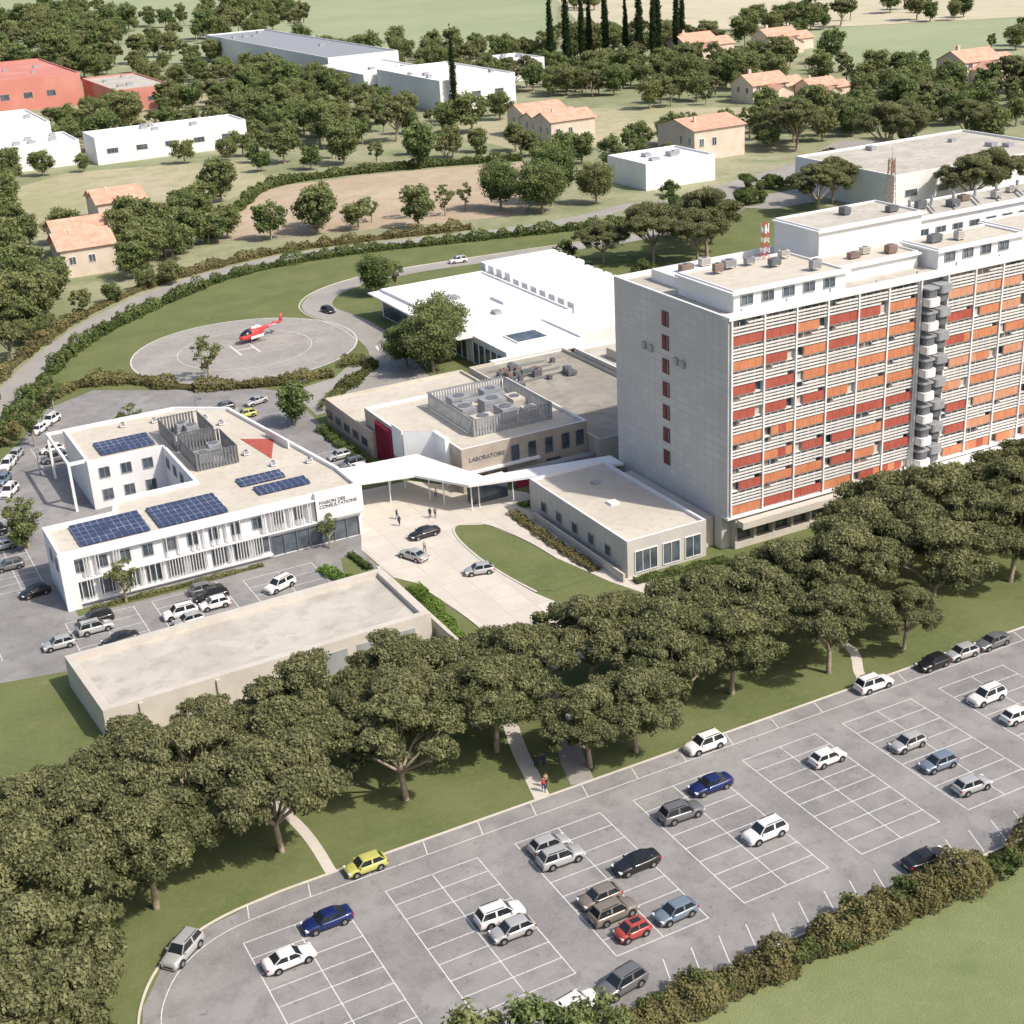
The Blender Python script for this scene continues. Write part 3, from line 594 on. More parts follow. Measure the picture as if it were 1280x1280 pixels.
for x,y,w_,d_,h_ in ((91,194,3.5,2.5,1.8),(96,194.5,2.6,3.4,2.2),(100,194,2.4,2.4,1.5),(91,199,2.6,4,1.9),(95.5,200,4,2.6,2.1),(100.5,199.5,2.2,3.6,1.6),(92,205,3.6,2.4,1.9),(98,205.2,3.4,2.2,2)): ac(Lb['plant_enclosure'],x,y,6.85,w_,d_,h_,random.choice(['beige_wall','metal_gray']))
Lb['plant_enclosure'].box(93,101,203.3,203.9,8.4,8.9,'metal_gray')
le_=Lb.done(); text('LABORATOIRE',(86.0,186.93,5.0),.95,(rad(90),0,0),le_,'metal_dark')
Tr=Bld('technical_terrace_building')
Tr['walls'].flatroof(rect(107.1,127,183.5,230),0,5.1,'beige_wall','roof_dark','roof_beige',.6,.35)
Tr['walls'].flatroof(rect(127.1,150,176,226),0,6.0,'beige_wall','roof_gravel','white_paint',.6,.35)
for i in range(22):
    ac(Tr['roof_equipment'],108.5+random.uniform(0,13),215+random.uniform(0,11),4.52,random.uniform(.7,1.6),random.uniform(.6,1.2),random.uniform(.5,1.3),random.choice(['metal_dark','metal_dark','rust_metal']))
for i in range(4): Tr['roof_equipment'].tube((109,217+i*3,4.9),(121,218+i*2.6,4.9),.12,.12,'metal_dark',6)
for i in range(5): Tr['roof_equipment'].box(130+i*3.6,132.4+i*3.6,214,219,5.42,7.2,random.choice(['beige_wall','roof_beige','brown_wall']));Tr['roof_equipment'].box(131+i*3.6,133.2+i*3.6,204,210,5.42,6.9,random.choice(['beige_wall','roof_beige','brown_wall']))
for i in range(12): ac(Tr['roof_equipment'],128.5+random.uniform(0,18),200+random.uniform(0,23),5.43,1.2,1,.9,'rust_metal' if i%2 else 'roof_beige')
Tr['red_wall'].box(92.5,108,184.2,184.5,0,1.9,'magenta_panel'); Tr['red_wall'].box(96,106.9,181.6,181.9,2.2,3.0,'magenta_panel')
Tr['walls'].box(93,106.9,184.6,186.1,0,2.4,'metal_gray')
Tr.done()
Wb=Bld('white_pavilion')
Wb['walls'].flatroof([(116,249),(140,249),(140,290),(115,290)],0,6.2,'white_paint','roof_white','white_paint',.4,.4)
Wb['walls'].flatroof(rect(116,133,232,248.9),0,5.6,'white_paint','roof_white','white_paint',.4,.4)
Wb['walls'].flatroof(rect(133.1,160,236,248.9),0,5.2,'white_paint','roof_white','white_paint',.3,.3)
Wb['canopy'].box(112.3,115.9,246,291,5.3,5.6,'white_paint');Wb['canopy'].box(112.3,133,229.6,231.9,4.6,4.9,'white_paint')
Wb['windows'].poly([(115.9,246,.3),(115.9,232.2,.3),(115.9,232.2,4.4),(115.9,246,4.4)],'glass')
Wb['windows'].poly([(114.9,289,.3),(115.8,249.5,.3),(115.8,249.5,4.9),(114.9,289,4.9)],'glass')
for y in np.arange(232.5,290,2.6): Wb['window_frames'].box(115.5,115.62,y,y+.3,.1,4.6,'white_paint')
Wb['windows'].poly([(117,231.96,.6),(132,231.96,.6),(132,231.96,4.2),(117,231.96,4.2)],'glass')
for x in np.arange(117,132.3,2.5): Wb['window_frames'].box(x,x+.3,231.7,231.95,.3,4.5,'white_paint')
for k in range(11):
    y=250+k*4.0; Wb['sawtooth_roof'].prism([(141,y),(160,y),(160,y+2.6),(141,y+2.6)],0,6.0+(1.6 if k>6 else .9),'roof_white','roof_white')
    Wb['sawtooth_roof'].box(141,160,y+2.62,y+3.98,0,4.9,'metal_gray')
Wb['courtyard'].box(121,128,237,243,5.22,5.5,'white_paint');Wb['courtyard'].box(121.3,127.7,237.3,242.7,5.502,5.53,'glass')
Wb['roof_equipment'].box(131,134,262,268,5.82,6.4,'roof_white');Wb['roof_equipment'].box(123,126,272,275,5.82,6.3,'metal_gray');Wb['roof_equipment'].box(126,127.5,256,258,5.82,6.5,'metal_gray')
Wb.done()
Cn=Bld('entrance_canopy')
for poly in ([(66.1,190),(77,187.5),(82,179),(105.3,173.2),(105.3,177.2),(85.5,181),(81,195.5),(66.1,197)],):
    Cn['roof'].prism(poly,4.5,4.85,'white_paint','roof_white',True)
for x,y in ((69,192),(69,196),(74,190.5),(78,194),(79.5,188),(83,180.5),(84.5,181),(89,178.5),(94,177.5),(99,176.3),(76,195),(80.5,185)): Cn['columns'].tube((x,y,0),(x,y,4.498),.1,.1,'white_paint',10)
Cn['glazed_lobby'].box(84,90,182.3,184.1,0,3.2,'glass');Cn['glazed_lobby'].box(83.9,90.1,182.2,184.15,3.202,3.5,'white_paint')
Cn.done()
def shed(name,x0,x1,y0,y1,h,mw,mr,mp=None,win=True):
    b=Bld(name); b['walls'].flatroof(rect(x0,x1,y0,y1),0,h,mw,mr,mp or mw,.6,.5)
    if win:
        for x in np.arange(x0+4,x1-6,11): winY(b,y0,x,x+4,h*.38,h*.55,3,'metal_gray')
    for k in range(5):
        xx=random.uniform(x0+2,x1-5);yy=random.uniform(y0+2,y1-5); b['roof_equipment'].box(xx,xx+random.uniform(1.5,3),yy,yy+random.uniform(1.5,3),h-.598,h+random.uniform(.2,.9),'metal_gray')
    b.done()
shed('white_storage_building',234,259,368,390,8,'white_paint','roof_white',None,False)
shed('flat_roof_warehouse',266,330,296,338,10,'white_paint','roof_gravel')
shed('white_warehouse',262,298,572,640,13,'white_paint','roof_white')
shed('white_warehouse',256,290,642,700,11,'white_paint','roof_white')
shed('grey_roof_warehouse',262,300,702,910,14,'white_paint','metal_gray')
shed('pink_warehouse',96,150,748,850,15,'pink_wall','pink_wall');shed('pink_warehouse',155,182,700,770,10,'pink_wall','roof_gravel')
shed('white_warehouse',112,170,552,572,10,'white_paint','roof_white');shed('white_warehouse',70,104,590,640,13,'white_paint','roof_white');shed('white_warehouse',76,108,560,588,9,'white_paint','roof_white')
shed('white_warehouse',330,350,640,670,10,'white_paint','roof_white')
def gable(b,x0,x1,y0,y1,z0,hw,hr,ax=0,o=.7):
    w_=b['walls'];r=b['roof']
    w_.box(x0,x1,y0,y1,z0,z0+hw,'house_wall')
    if ax==0:
        ym=(y0+y1)/2;zr=z0+hw
        for x in (x0+.003,x1-.003): w_.poly([(x,y0,zr),(x,y1,zr),(x,ym,zr+hr-.05)],'house_wall')
        k=hr/(ym-y0)
        r.poly([(x0-o,y0-o,zr-o*k+.06),(x1+o,y0-o,zr-o*k+.06),(x1+o,ym,zr+hr+.06),(x0-o,ym,zr+hr+.06)],'roof_tile')
        r.poly([(x1+o,y1+o,zr-o*k+.06),(x0-o,y1+o,zr-o*k+.06),(x0-o,ym,zr+hr+.06),(x1+o,ym,zr+hr+.06)],'roof_tile')
    else:
        xm=(x0+x1)/2;zr=z0+hw
        for y in (y0+.003,y1-.003): w_.poly([(x0,y,zr),(x1,y,zr),(xm,y,zr+hr-.05)],'house_wall')
        k=hr/(xm-x0)
        r.poly([(x0-o,y1+o,zr-o*k+.06),(x0-o,y0-o,zr-o*k+.06),(xm,y0-o,zr+hr+.06),(xm,y1+o,zr+hr+.06)],'roof_tile')
        r.poly([(x1+o,y0-o,zr-o*k+.06),(x1+o,y1+o,zr-o*k+.06),(xm,y1+o,zr+hr+.06),(xm,y0-o,zr+hr+.06)],'roof_tile')
def house(x,y,s=1,flip=0):
    b=Bld('tile_roof_house')
    gable(b,x,x+12*s,y,y+10*s,0,5.0*s,2.4*s,flip);gable(b,x+12.02*s,x+19*s,y+1.5*s,y+10*s,0,3.6*s,1.9*s,flip);gable(b,x+2*s,x+9*s,y-6*s,y-.02,0,3.3*s,1.7*s,1)
    for i in range(3): winY(b,y,x+(9.4 if i==2 else 1+i*4)*s,x+(10.8 if i==2 else 2.4+i*4)*s,3.5*s,4.6*s,2,'white_paint')
    for i in range(2): winX(b,x,y+(2+i*4)*s,y+(3.2+i*4)*s,2.7*s,4.1*s,2)
    b['chimney'].box(x+3*s,x+3.8*s,y+6*s,y+6.8*s,5.4*s,8.3*s,'house_wall'); b.done()
def villa(x0,x1,y0,y1,h,n=2):
    b=Bld('tile_roof_house'); d=(y1-y0)/n
    for i in range(n):
        o=i*1.6; gable(b,x0+o,x1+o,y0+i*d,y0+(i+1)*d-.03,0,h-(i%2)*1.4,2.6,0)
        for k in range(2): winX(b,x0+o,y0+i*d+2+k*5,y0+i*d+3.4+k*5,h*.5,h*.75,2)
    for k in range(2): winY(b,y0,x0+2+k*5,x0+3.6+k*5,h*.45,h*.7,2)
    b['chimney'].box(x0+4,x0+4.8,y0+6,y0+6.8,h,h+3.4,'house_wall'); b.done()
villa(63,77,376,409,7.5,3); villa(85,99,430,454,8,2); villa(252,270,458,498,9,3); villa(272,292,398,420,10,1)
for q in ((362,488,1.5,0),(384,478,1.1,0),(432,640,1.7,0),(476,628,1.6,0),(456,468,1.7,0),(492,450,1.5,0)): house(*q)
# ---------------------------------------------------------------- vegetation
random.seed(21)
main=[(7,112,1),(17,113.5,.92),(30,115.5,.92),(44,117,.92),(56,120,.9),(63,112,.75),(68.5,111.8,.8),(47,124.5,.88),(35,125.5,.92),(24,122,.95),(13,119,.92),(5,103,1),(-3,108,1),(-4,119,1),(2,94,1),(6.2,97,.8),(62,125,.85),(71,126,.9),(79,121,.95),(84,116,.88),(92,121.5,.95),(76,115,.75),(96,113.8,.8),(104,121,1.0),(112,126,1.05),(116,118.5,1.05),(124,127,1.08),(130,119.5,.95),(137,126,1.05),(145,130,1.08),(152,122,1.02),(161,129,1.05),(170,122,1.05),(107,113.5,.6),(87,125.5,.82),(180,130,1),
 (29,130,.82),(39.5,131,.85),(50,131.5,.82),(57,129,.78),(20,127,.82),(9,126,.8),(76,128.5,.7),(99,126,.82),(119,132,.9),(131,131.5,.92),(2,121,.85),(0,100,.9)]
for i,(x,y,s) in enumerate(main): place('stone_pine_tree',PINES[i%6],x,y,s)
for i,(x,y,s) in enumerate([(188,293,1.2),(201,289,1.25),(210,300,1.05),(251,308,1.15),(262,316,1.05),(283,286,1.2),(294,288,1.2),(317,358,1.3),(309,392,1.3),(331,364,1.2),(346,352,1.2),(178,300,.85),(194,283,1.0)]): place('stone_pine_tree',PINES[i%6],x,y,s)
for x,y,s in [(107,246,1.0),(111,251,1.05),(104,252,.75),(121,308,.8),(195,362,1.25),(204,372,1.2),(188,374,1.1),(213,362,.9)]: place('plane_tree',BIGB,x,y,s)
for x,y,s in [(69,269,1.3),(32,251,1.1),(22.5,206,1.25),(47,242,1.1),(30.5,179.6,.9),(60,180,.7),(152,385,1.1),(172,378,1.3),(163,382,1.4),(180,381,1.2),(127,310,.9),(39,270,1)]: place('young_tree',SAP,x,y,s)
for x,y,s in [(121,383,1),(134,381,1.2),(145,378,.9),(159,368,1.05),(84,372,1.1),(138,388,1.1),(74,233,.7),(22,206,.55),(108,390,.8),(112,394,.9),(58,360,.85),(78,364,1.0),(52,372,1.1),(92,378,1.1),(84,398,1.1),(90,415,1.1)]: place('broadleaf_tree',random.choice(BROADS),x,y,s)
for x,y,s in [(33,76.5,.8),(38,75.5,.8),(28,74,.8),(41.5,75,.65),(24,72,.7)]: place('roadside_tree',random.choice(BROADS),x,y,s)
for x,y,s in [(267,569,1.05),(378,684,1.3),(385,680,1.45),(392,676,1.25),(399,680,1.15),(404,672,1.4),(414,655,1.45),(419,650,1.3),(425,655,1.5),(432,648,1.35),(438,652,1.25),(410,662,1.1)]: place('cypress_tree',CYP,x,y,s*.95,sz=s)
e=empty('background_trees'); cnt=0
blocked=[(228,265,355,398),(260,335,286,345),(250,302,555,700),(258,304,700,915),(92,186,690,855),(108,174,530,580),(66,108,550,645),(56,84,356,412),(80,104,418,458),(240,280,430,502),(266,300,380,424),(350,410,455,508),(424,514,600,662),(444,526,440,490),(235,335,300,352)]
def inpoly(x,y,P):
    c=False
    for i in range(len(P)):
        a=P[i];b_=P[i-1]
        if (a[1]>y)!=(b_[1]>y) and x<(b_[0]-a[0])*(y-a[1])/(b_[1]-a[1])+a[0]: c=not c
    return c
clear=[[(109,392),(118,428),(150,460),(190,455),(230,440),(222,405),(190,355),(160,360),(135,372)],[(84,405),(66,440),(74,515),(100,540),(155,515),(146,470),(112,435)],[(440,490),(600,570),(690,640),(560,705),(500,640)],[(250,455),(325,435),(350,480),(300,535),(250,525)]]
def scatter(P,n,dens_thr,smin=.8,smax=1.4,sc=.02,kinds=None,gap=6):
    global cnt
    xs=[p[0] for p in P];ys=[p[1] for p in P]; placed=[]
    for _ in range(n):
        x=random.uniform(min(xs),max(xs));y=random.uniform(min(ys),max(ys))
        if not inpoly(x,y,P): continue
        if any(a<=x<=b_ and c<=y<=d for a,b_,c,d in blocked): continue
        if any(inpoly(x,y,q) for q in clear): continue
        if noise.noise(Vector((x*sc,y*sc,3.3)))<dens_thr: continue
        if any((x-a)**2+(y-b_)**2<gap*gap for a,b_ in placed): continue
        placed.append((x,y)); me=random.choice(kinds or (BROADS*2+OAKF+SPARSE)); place('tree',me,x,y,random.uniform(smin,smax)*random.uniform(.7,1.12),parent=e); cnt+=1
scatter([(-10,258),(20,285),(34,305),(50,330),(58,345),(54,370),(52,415),(40,430),(0,380)],500,-1,.8,1.25,gap=4.5)
scatter([(86,376),(108,384),(106,400),(118,432),(140,465),(110,470),(92,440),(80,410)],260,-.6,.8,1.25,gap=5)
scatter([(50,415),(80,412),(66,440),(70,520),(100,545),(95,560),(50,560),(30,430)],220,-.1,.8,1.3,gap=7)
scatter([(95,520),(150,470),(235,445),(300,520),(300,700),(240,720),(150,700),(100,600)],1000,-.2,.8,1.4,gap=8.5)
scatter([(220,400),(235,395),(300,395),(420,400),(480,430),(440,600),(330,620),(300,520),(240,455)],1300,-.24,.8,1.45,gap=8.5)
scatter([(300,520),(440,560),(480,640),(400,720),(320,900),(250,900),(300,700)],900,-.18,.9,1.5,gap=9.5)
scatter([(330,345),(420,340),(560,400),(620,520),(560,560),(440,480),(330,400)],800,-.16,.9,1.5,gap=9)
scatter([(120,640),(300,700),(320,900),(240,960),(140,1010),(90,900)],900,-.1,1,1.7,gap=11)
scatter([(440,560),(640,540),(760,640),(560,730),(480,720)],600,-.02,1,1.6,gap=10)
scatter([(130,900),(330,920),(480,1300),(300,1500),(120,1300)],1000,.18,1.3,2.3,.01,gap=12)
scatter([(380,700),(480,690),(620,720),(560,860),(440,800)],300,-.1,1,1.6,.012,gap=12)
scatter([(480,700),(760,640),(900,900),(650,1150),(520,900)],500,.24,1.2,2,.012,gap=12)
scatter([(25,262),(38,300),(58,330),(90,355),(84,360),(50,335),(30,305),(16,270)],160,-.4,.45,.8,gap=4.5)
print('bg trees',cnt)
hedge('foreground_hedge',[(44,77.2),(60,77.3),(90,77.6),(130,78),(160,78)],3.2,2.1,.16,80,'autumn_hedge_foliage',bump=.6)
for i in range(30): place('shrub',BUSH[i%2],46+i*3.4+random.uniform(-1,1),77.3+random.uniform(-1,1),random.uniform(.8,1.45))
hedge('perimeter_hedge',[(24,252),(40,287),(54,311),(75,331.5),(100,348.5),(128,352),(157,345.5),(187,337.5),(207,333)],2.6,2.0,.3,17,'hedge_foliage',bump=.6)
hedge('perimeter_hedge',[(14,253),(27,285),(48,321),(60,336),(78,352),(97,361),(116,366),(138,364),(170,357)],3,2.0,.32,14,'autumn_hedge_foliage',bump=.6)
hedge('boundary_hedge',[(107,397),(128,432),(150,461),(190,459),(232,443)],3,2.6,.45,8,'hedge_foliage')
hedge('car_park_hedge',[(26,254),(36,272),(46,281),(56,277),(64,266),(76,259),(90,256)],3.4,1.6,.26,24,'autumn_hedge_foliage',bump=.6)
hedge('bank_planting',[(94,262),(99,258),(92,250),(86,244),(82,236)],3.5,1.4,.23,24,'autumn_hedge_foliage',bump=.6)
hedge('planting_bed',[(77.2,204),(76.9,215),(76.9,228)],2.2,1.0,.16,55,'hedge_foliage')
hedge('planting_bed',[(87.4,176),(87.2,165),(87.6,152)],1.8,.7,.14,60,'autumn_hedge_foliage')
hedge('planting_bed',[(89.6,177.4),(93,177.8),(97,176.8)],2.0,.5,.12,60,'bright_hedge_foliage')
hedge('planting_bed',[(64.6,161),(64.3,155),(63.4,148),(62.9,142)],2.4,1.1,.15,70,'bright_hedge_foliage')
hedge('planting_bed',[(60.5,167),(58,168),(56.5,174)],1.8,.8,.15,60,'bright_hedge_foliage')
hedge('planting_bed',[(62,170),(61.5,176)],1.2,.8,.15,60,'hedge_foliage')
hedge('planting_bed',[(26,180),(38,179.9),(50,180)],1.0,.45,.13,60,'autumn_hedge_foliage')
hedge('planting_bed',[(90,146.2),(97,145.6),(104,145)],1.6,.7,.14,60,'hedge_foliage')
hedge('planting_bed',[(170,258),(162,236),(166,300)],4,2.0,.3,16,'hedge_foliage')
for x,y,s in [(171,268,3),(176,278,2.6),(165,301,2.8),(170,306,3),(190,312,2.2),(205,312,2.5),(215,330,2.4),(222,335,2.6),(230,330,2.2),(227,345,2.2),(236,358,2.4)]: place('shrub',BUSH[0],x,y,s)
# ---------------------------------------------------------------- cars
def car_mesh(kind):
    L,W,Hh={'sedan':(4.7,1.84,1.45),'hatch':(4.1,1.78,1.5),'suv':(4.6,1.88,1.72),'mini':(3.2,1.65,1.5)}[kind]
    b=MB(); s=Hh/1.45
    if kind=='sedan': prof=[(-.5,.55,.70),(-.485,.68,.82),(-.44,.76,.89),(-.33,.86,.95),(-.2,.95,.98),(0,.97,1),(.22,.99,.99),(.34,1.02,.97),(.44,1.03,.92),(.49,.98,.84),(.5,.7,.78)]; cab=(-.24,-.09,.2,.36)
    elif kind=='hatch': prof=[(-.5,.55,.72),(-.48,.7,.84),(-.42,.8,.91),(-.3,.9,.96),(-.2,.96,.99),(0,.98,1),(.3,1.0,.98),(.44,1.0,.93),(.49,.95,.87),(.5,.7,.8)]; cab=(-.27,-.1,.33,.46)
    elif kind=='suv': prof=[(-.5,.58,.75),(-.485,.78,.86),(-.43,.88,.93),(-.3,.95,.97),(-.2,1.0,.99),(0,1.02,1),(.3,1.03,.99),(.45,1.02,.95),(.49,.98,.9),(.5,.7,.84)]; cab=(-.26,-.11,.38,.47)
    else: prof=[(-.5,.6,.75),(-.47,.78,.88),(-.38,.9,.95),(-.3,.95,.98),(0,.98,1),(.35,1.0,.98),(.47,.98,.9),(.5,.7,.82)]; cab=(-.34,-.14,.34,.46)
    rings=[]
    for t,zt,wf in prof:
        x=t*L;hw=W/2*wf;zt=zt*(1.06 if kind=='suv' else 1)
        half=[(0,zt+.035),(hw*.6,zt+.025),(hw*.9,zt-.03),(hw*.985,zt-.14),(hw,.55),(hw*.985,.36),(hw*.9,.22),(0,.2)]
        rings.append([(x,-y,z) for y,z in half]+[(x,y,z) for y,z in reversed(half[1:-1])])
    b.loft(rings,'car_paint_white')
    def zb(t):
        for i in range(len(prof)-1):
            if prof[i][0]<=t<=prof[i+1][0]:
                k=(t-prof[i][0])/(prof[i+1][0]-prof[i][0]); return (prof[i][1]*(1-k)+prof[i+1][1]*k)*(1.06 if kind=='suv' else 1)
    hb=W/2*.9;ht=W/2*.7; a0,a1,a2,a3=[q*L for q in cab]; zr=Hh
    z0=zb(cab[0])-.02;z3=zb(cab[3])-.02; xm=(a1+a2)/2+.0; zbm=zb(0)-.02
    def lerp(p,q,k): return tuple(p[i]*(1-k)+q[i]*k for i in range(3))
    def panel(c,ins):
        ctr=tuple(sum(p[i] for p in c)/4 for i in range(3)); inn=[lerp(p,ctr,ins) for p in c]
        for i in range(4): b.poly([c[i],c[(i+1)%4],inn[(i+1)%4],inn[i]],'car_paint_white')
        b.poly(inn,'car_glass')
    for sg in (-1,1):
        F0=(a0,sg*hb*.96,z0);M0=(xm,sg*hb,zbm);R0=(a3,sg*hb*.93,z3);F1=(a1,sg*ht,zr-.05);M1=(xm,sg*ht*1.02,zr-.03);R1=(a2,sg*ht*.97,zr-.05)
        q1=[F0,M0,M1,F1];q2=[M0,R0,R1,M1]
        if sg>0:q1=q1[::-1];q2=q2[::-1]
        panel(q1,.13);panel(q2,.13)
        b.poly([F1,M1,(xm,sg*ht*.6,zr+.015),(a1+.1,sg*ht*.6,zr)],'car_paint_white',True); b.poly([M1,R1,(a2-.08,sg*ht*.6,zr),(xm,sg*ht*.6,zr+.015)],'car_paint_white',True)
    panel([(a0,hb*.96,z0),(a0,-hb*.96,z0),(a1,-ht,zr-.05),(a1,ht,zr-.05)][::-1],.08); panel([(a3,hb*.93,z3),(a3,-hb*.93,z3),(a2,-ht*.97,zr-.05),(a2,ht*.97,zr-.05)],.12)
    for xa,xb_ in ((a1+.1,xm),(xm,a2-.08)): b.poly([(xa,-ht*.6,zr if xa!=xm else zr+.015),(xb_,-ht*.6,zr if xb_!=xm else zr+.015),(xb_,ht*.6,zr if xb_!=xm else zr+.015),(xa,ht*.6,zr if xa!=xm else zr+.015)],'car_paint_white',True)
    b.poly([(a1,-ht,zr-.05),(a1+.1,-ht*.6,zr),(a1+.1,ht*.6,zr),(a1,ht,zr-.05)],'car_paint_white');b.poly([(a2,-ht*.97,zr-.05),(a2-.08,-ht*.6,zr),(a2-.08,ht*.6,zr),(a2,ht*.97,zr-.05)],'car_paint_white')
    if kind=='suv':
        for sg in (-1,1): b.box(a1+.3,a2-.2,sg*ht*.9-.03,sg*ht*.9+.03,zr+.0,zr+.06,'plastic_black')
    if kind in('mini',): b.box(a1+.3,a2-.3,-ht*.5,ht*.5,zr+.016,zr+.03,'car_glass')
    r=.34 if kind!='suv' else .37
    for xw in (-.305*L,.29*L):
        for sg in (-1,1):
            b.tube((xw,sg*(W/2-.3),r),(xw,sg*(W/2+.006),r),r+.07,r+.07,'plastic_black',18); b.tube((xw,sg*(W/2-.24),r),(xw,sg*(W/2+.02),r),r,r,'tyre',18); b.tube((xw,sg*(W/2+.0),r),(xw,sg*(W/2+.035),r),r*.62,r*.58,'rim',12)
    for sg in (-1,1):
        b.box(-.488*L,-.43*L,sg*W*.36-.17,sg*W*.36+.17,.6,.73,'head_light'); b.box(.455*L,.498*L,sg*W*.37-.14,sg*W*.37+.14,.68,.88,'tail_light')
        b.box(a0+.25,a0+.42,sg*(W/2+.02)-.09,sg*(W/2+.02)+.09,z0+.06,z0+.2,'car_paint_white')
    b.box(-.503*L,-.47*L,-.5,.5,.33,.5,'plastic_black');b.box(.47*L,.503*L,-.6,.6,.28,.42,'plastic_black');b.box(.49*L,.506*L,-.26,.26,.5,.62,'head_light')
    b.box(-.42*L,.42*L,-W/2-.004,-W/2+.02,.24,.33,'plastic_black');b.box(-.42*L,.42*L,W/2-.02,W/2+.004,.24,.33,'plastic_black')
    return b.mesh('car_'+kind)
CM={k:car_mesh(k) for k in ('sedan','hatch','suv','mini')}
def car(x,y,kind,colr,rot=0,z=.025):
    o=bpy.data.objects.new('parked_car',CM[kind]); o.location=(x,y,z); o.rotation_euler[2]=rad(rot+random.uniform(-2.5,2.5)); link(o)
    o.material_slots[0].link='OBJECT'; o.material_slots[0].material=MATS['car_paint_'+colr]; return o
cars=[(29.9,102.8,'sedan','blue',0),(25.2,99.7,'sedan','white',180),(36,108.4,'hatch','yellow',0),(17.4,105.8,'suv','silver',38),(71.2,101.9,'sedan','blue',0),(66,99.5,'suv','grey',180),(71,92.6,'suv','white',0),(58,95.1,'sedan','black',0),(52.4,99.6,'suv','silver',180),(52.4,101.9,'hatch','silver',180),
(52.5,92.6,'hatch','bronze',0),(52.5,90.2,'suv','bronze',180),(52.6,87.2,'mini','red',0),(57.2,87.3,'hatch','steel',0),(43.6,95.2,'suv','white',180),(43.6,92.8,'hatch','silver',0),(84.2,99.5,'hatch','white',180),(93,97.2,'hatch','silver',0),(93,92.7,'hatch','steel',0),(93,88,'hatch','silver',180),(106.5,99.7,'suv','white',0),(106.4,95,'hatch','white',180),
(75,108.4,'suv','white',0),(98,108.4,'suv','white',180),(106.8,108.4,'hatch','black',0),(111.2,108.4,'hatch','silver',0),(116,108.4,'sedan','grey',0),(81,81.4,'sedan','black',180),(48.3,82,'suv','grey',10),(43.6,81.6,'suv','white',190),(122,102,'suv','silver',0),(121,92.6,'hatch','grey',0),
(49.5,171.6,'suv','white',20),(35.6,171.2,'suv','white',0),(36,168.4,'hatch','silver',0),(40.6,173.8,'suv','black',0),(40.4,176.4,'hatch','grey',180),(40.3,171.2,'hatch','white',0),(25.6,175.8,'suv','black',0),(25,173.3,'suv','silver',180),(20,171.5,'hatch','silver',0),(20.3,189,'hatch','black',10),(27,168.2,'sedan','black',0),
(18.8,200,'hatch','grey',0),(19,208,'sedan','silver',0),(18.6,214,'suv','black',0),(24,230,'suv','white',60),(24,236,'hatch','steel',60),(26,243,'suv','white',60),(28,247,'hatch','silver',60),(34,258,'hatch','white',50),(37,262,'suv','white',50),(33.5,241,'suv','grey',0),(34,246,'hatch','white',0),
(48.5,240.3,'suv','grey',0),(48.5,242.6,'sedan','black',0),(48.6,245,'hatch','silver',0),(54,242.7,'suv','black',0),(54.2,245.2,'sedan','blue',0),(54.2,247.6,'suv','black',0),(60.5,247,'hatch','silver',0),(66,249.6,'hatch','grey',0),(68,243,'hatch','yellow',0),(72,249,'sedan','silver',15),
(74.6,205.2,'hatch','white',0),(74.6,207.9,'suv','grey',0),(74.4,213,'hatch','silver',0),(74.2,160.5,'hatch','silver',-15),(68.6,170,'sedan','silver',-70),(73,176,'sedan','black',5),(150,324,'suv','white',-5),(106.3,301,'hatch','black',100),(9.5,180,'hatch','black',0),(6,214,'hatch','red',60),(2,172,'suv','grey',0),(30,282,'hatch','grey',60)]
for q in cars: car(*q)
# ---------------------------------------------------------------- helicopter
b=MB()
def ell(x,cz,ry,rz,n=16): return [(x,ry*math.cos(2*math.pi*i/n),cz+rz*math.sin(2*math.pi*i/n)) for i in range(n)]
b.loft([ell(-4.3,1.5,.1,.1),ell(-4.1,1.5,.5,.4),ell(-3.6,1.6,.85,.7),ell(-2.6,1.75,1.05,1.0),ell(-1.2,1.85,1.15,1.15),ell(.6,1.9,1.1,1.1),ell(1.7,2.1,.8,.8),ell(2.6,2.3,.4,.42),ell(4.5,2.4,.28,.3),ell(7.2,2.6,.16,.2)],'red_paint')
b.loft([ell(-3.95,1.72,.45,.34),ell(-3.4,1.9,.83,.62),ell(-2.5,2.05,1.0,.86),ell(-1.7,2.12,1.06,.9)],'car_glass')
b.loft([ell(-1.2,2.9,.4,.3),ell(.2,3.0,.6,.45),ell(1.6,2.8,.35,.3)],'white_paint')
b.tube((-.2,0,3.1),(-.2,0,3.75),.12,.1,'metal_dark',10)
for k in range(4):
    a=rad(90*k+22); b.box(-.2,5.0,-.1,.1,3.68,3.72,'metal_gray',rot=a,c=(-.2,0))
b.loft([[(6.6,-.07,2.5),(7.5,-.07,2.5),(7.5,.07,2.5),(6.6,.07,2.5)],[(7.4,-.05,4.2),(7.9,-.05,4.2),(7.9,.05,4.2),(7.4,.05,4.2)]],'red_paint')
b.box(5.6,6.2,-1.2,1.2,2.5,2.58,'red_paint')
for k in range(3): b.tube((7.3,.22,2.7),(7.3+.8*math.cos(k*2.1),.22,2.7+.8*math.sin(k*2.1)),.06,.04,'metal_dark',5)
for sg in (-1,1):
    b.tube((-3.2,sg*1.2,.07),(1.6,sg*1.2,.07),.07,.07,'metal_dark',8)
    for x in (-2,.6): b.tube((x,sg*1.2,.1),(x,sg*.6,1.0),.06,.06,'metal_dark',6)
    b.box(-2.2,1.3,sg*1.15-.03,sg*1.15+.03,1.0,1.55,'white_paint')
    b.box(2.6,6.4,sg*.3-.02,sg*.3+.02,2.35,2.5,'white_paint')
h=b.obj('helicopter',None,(85.5,289.5,.06)); h.rotation_euler[2]=rad(22)
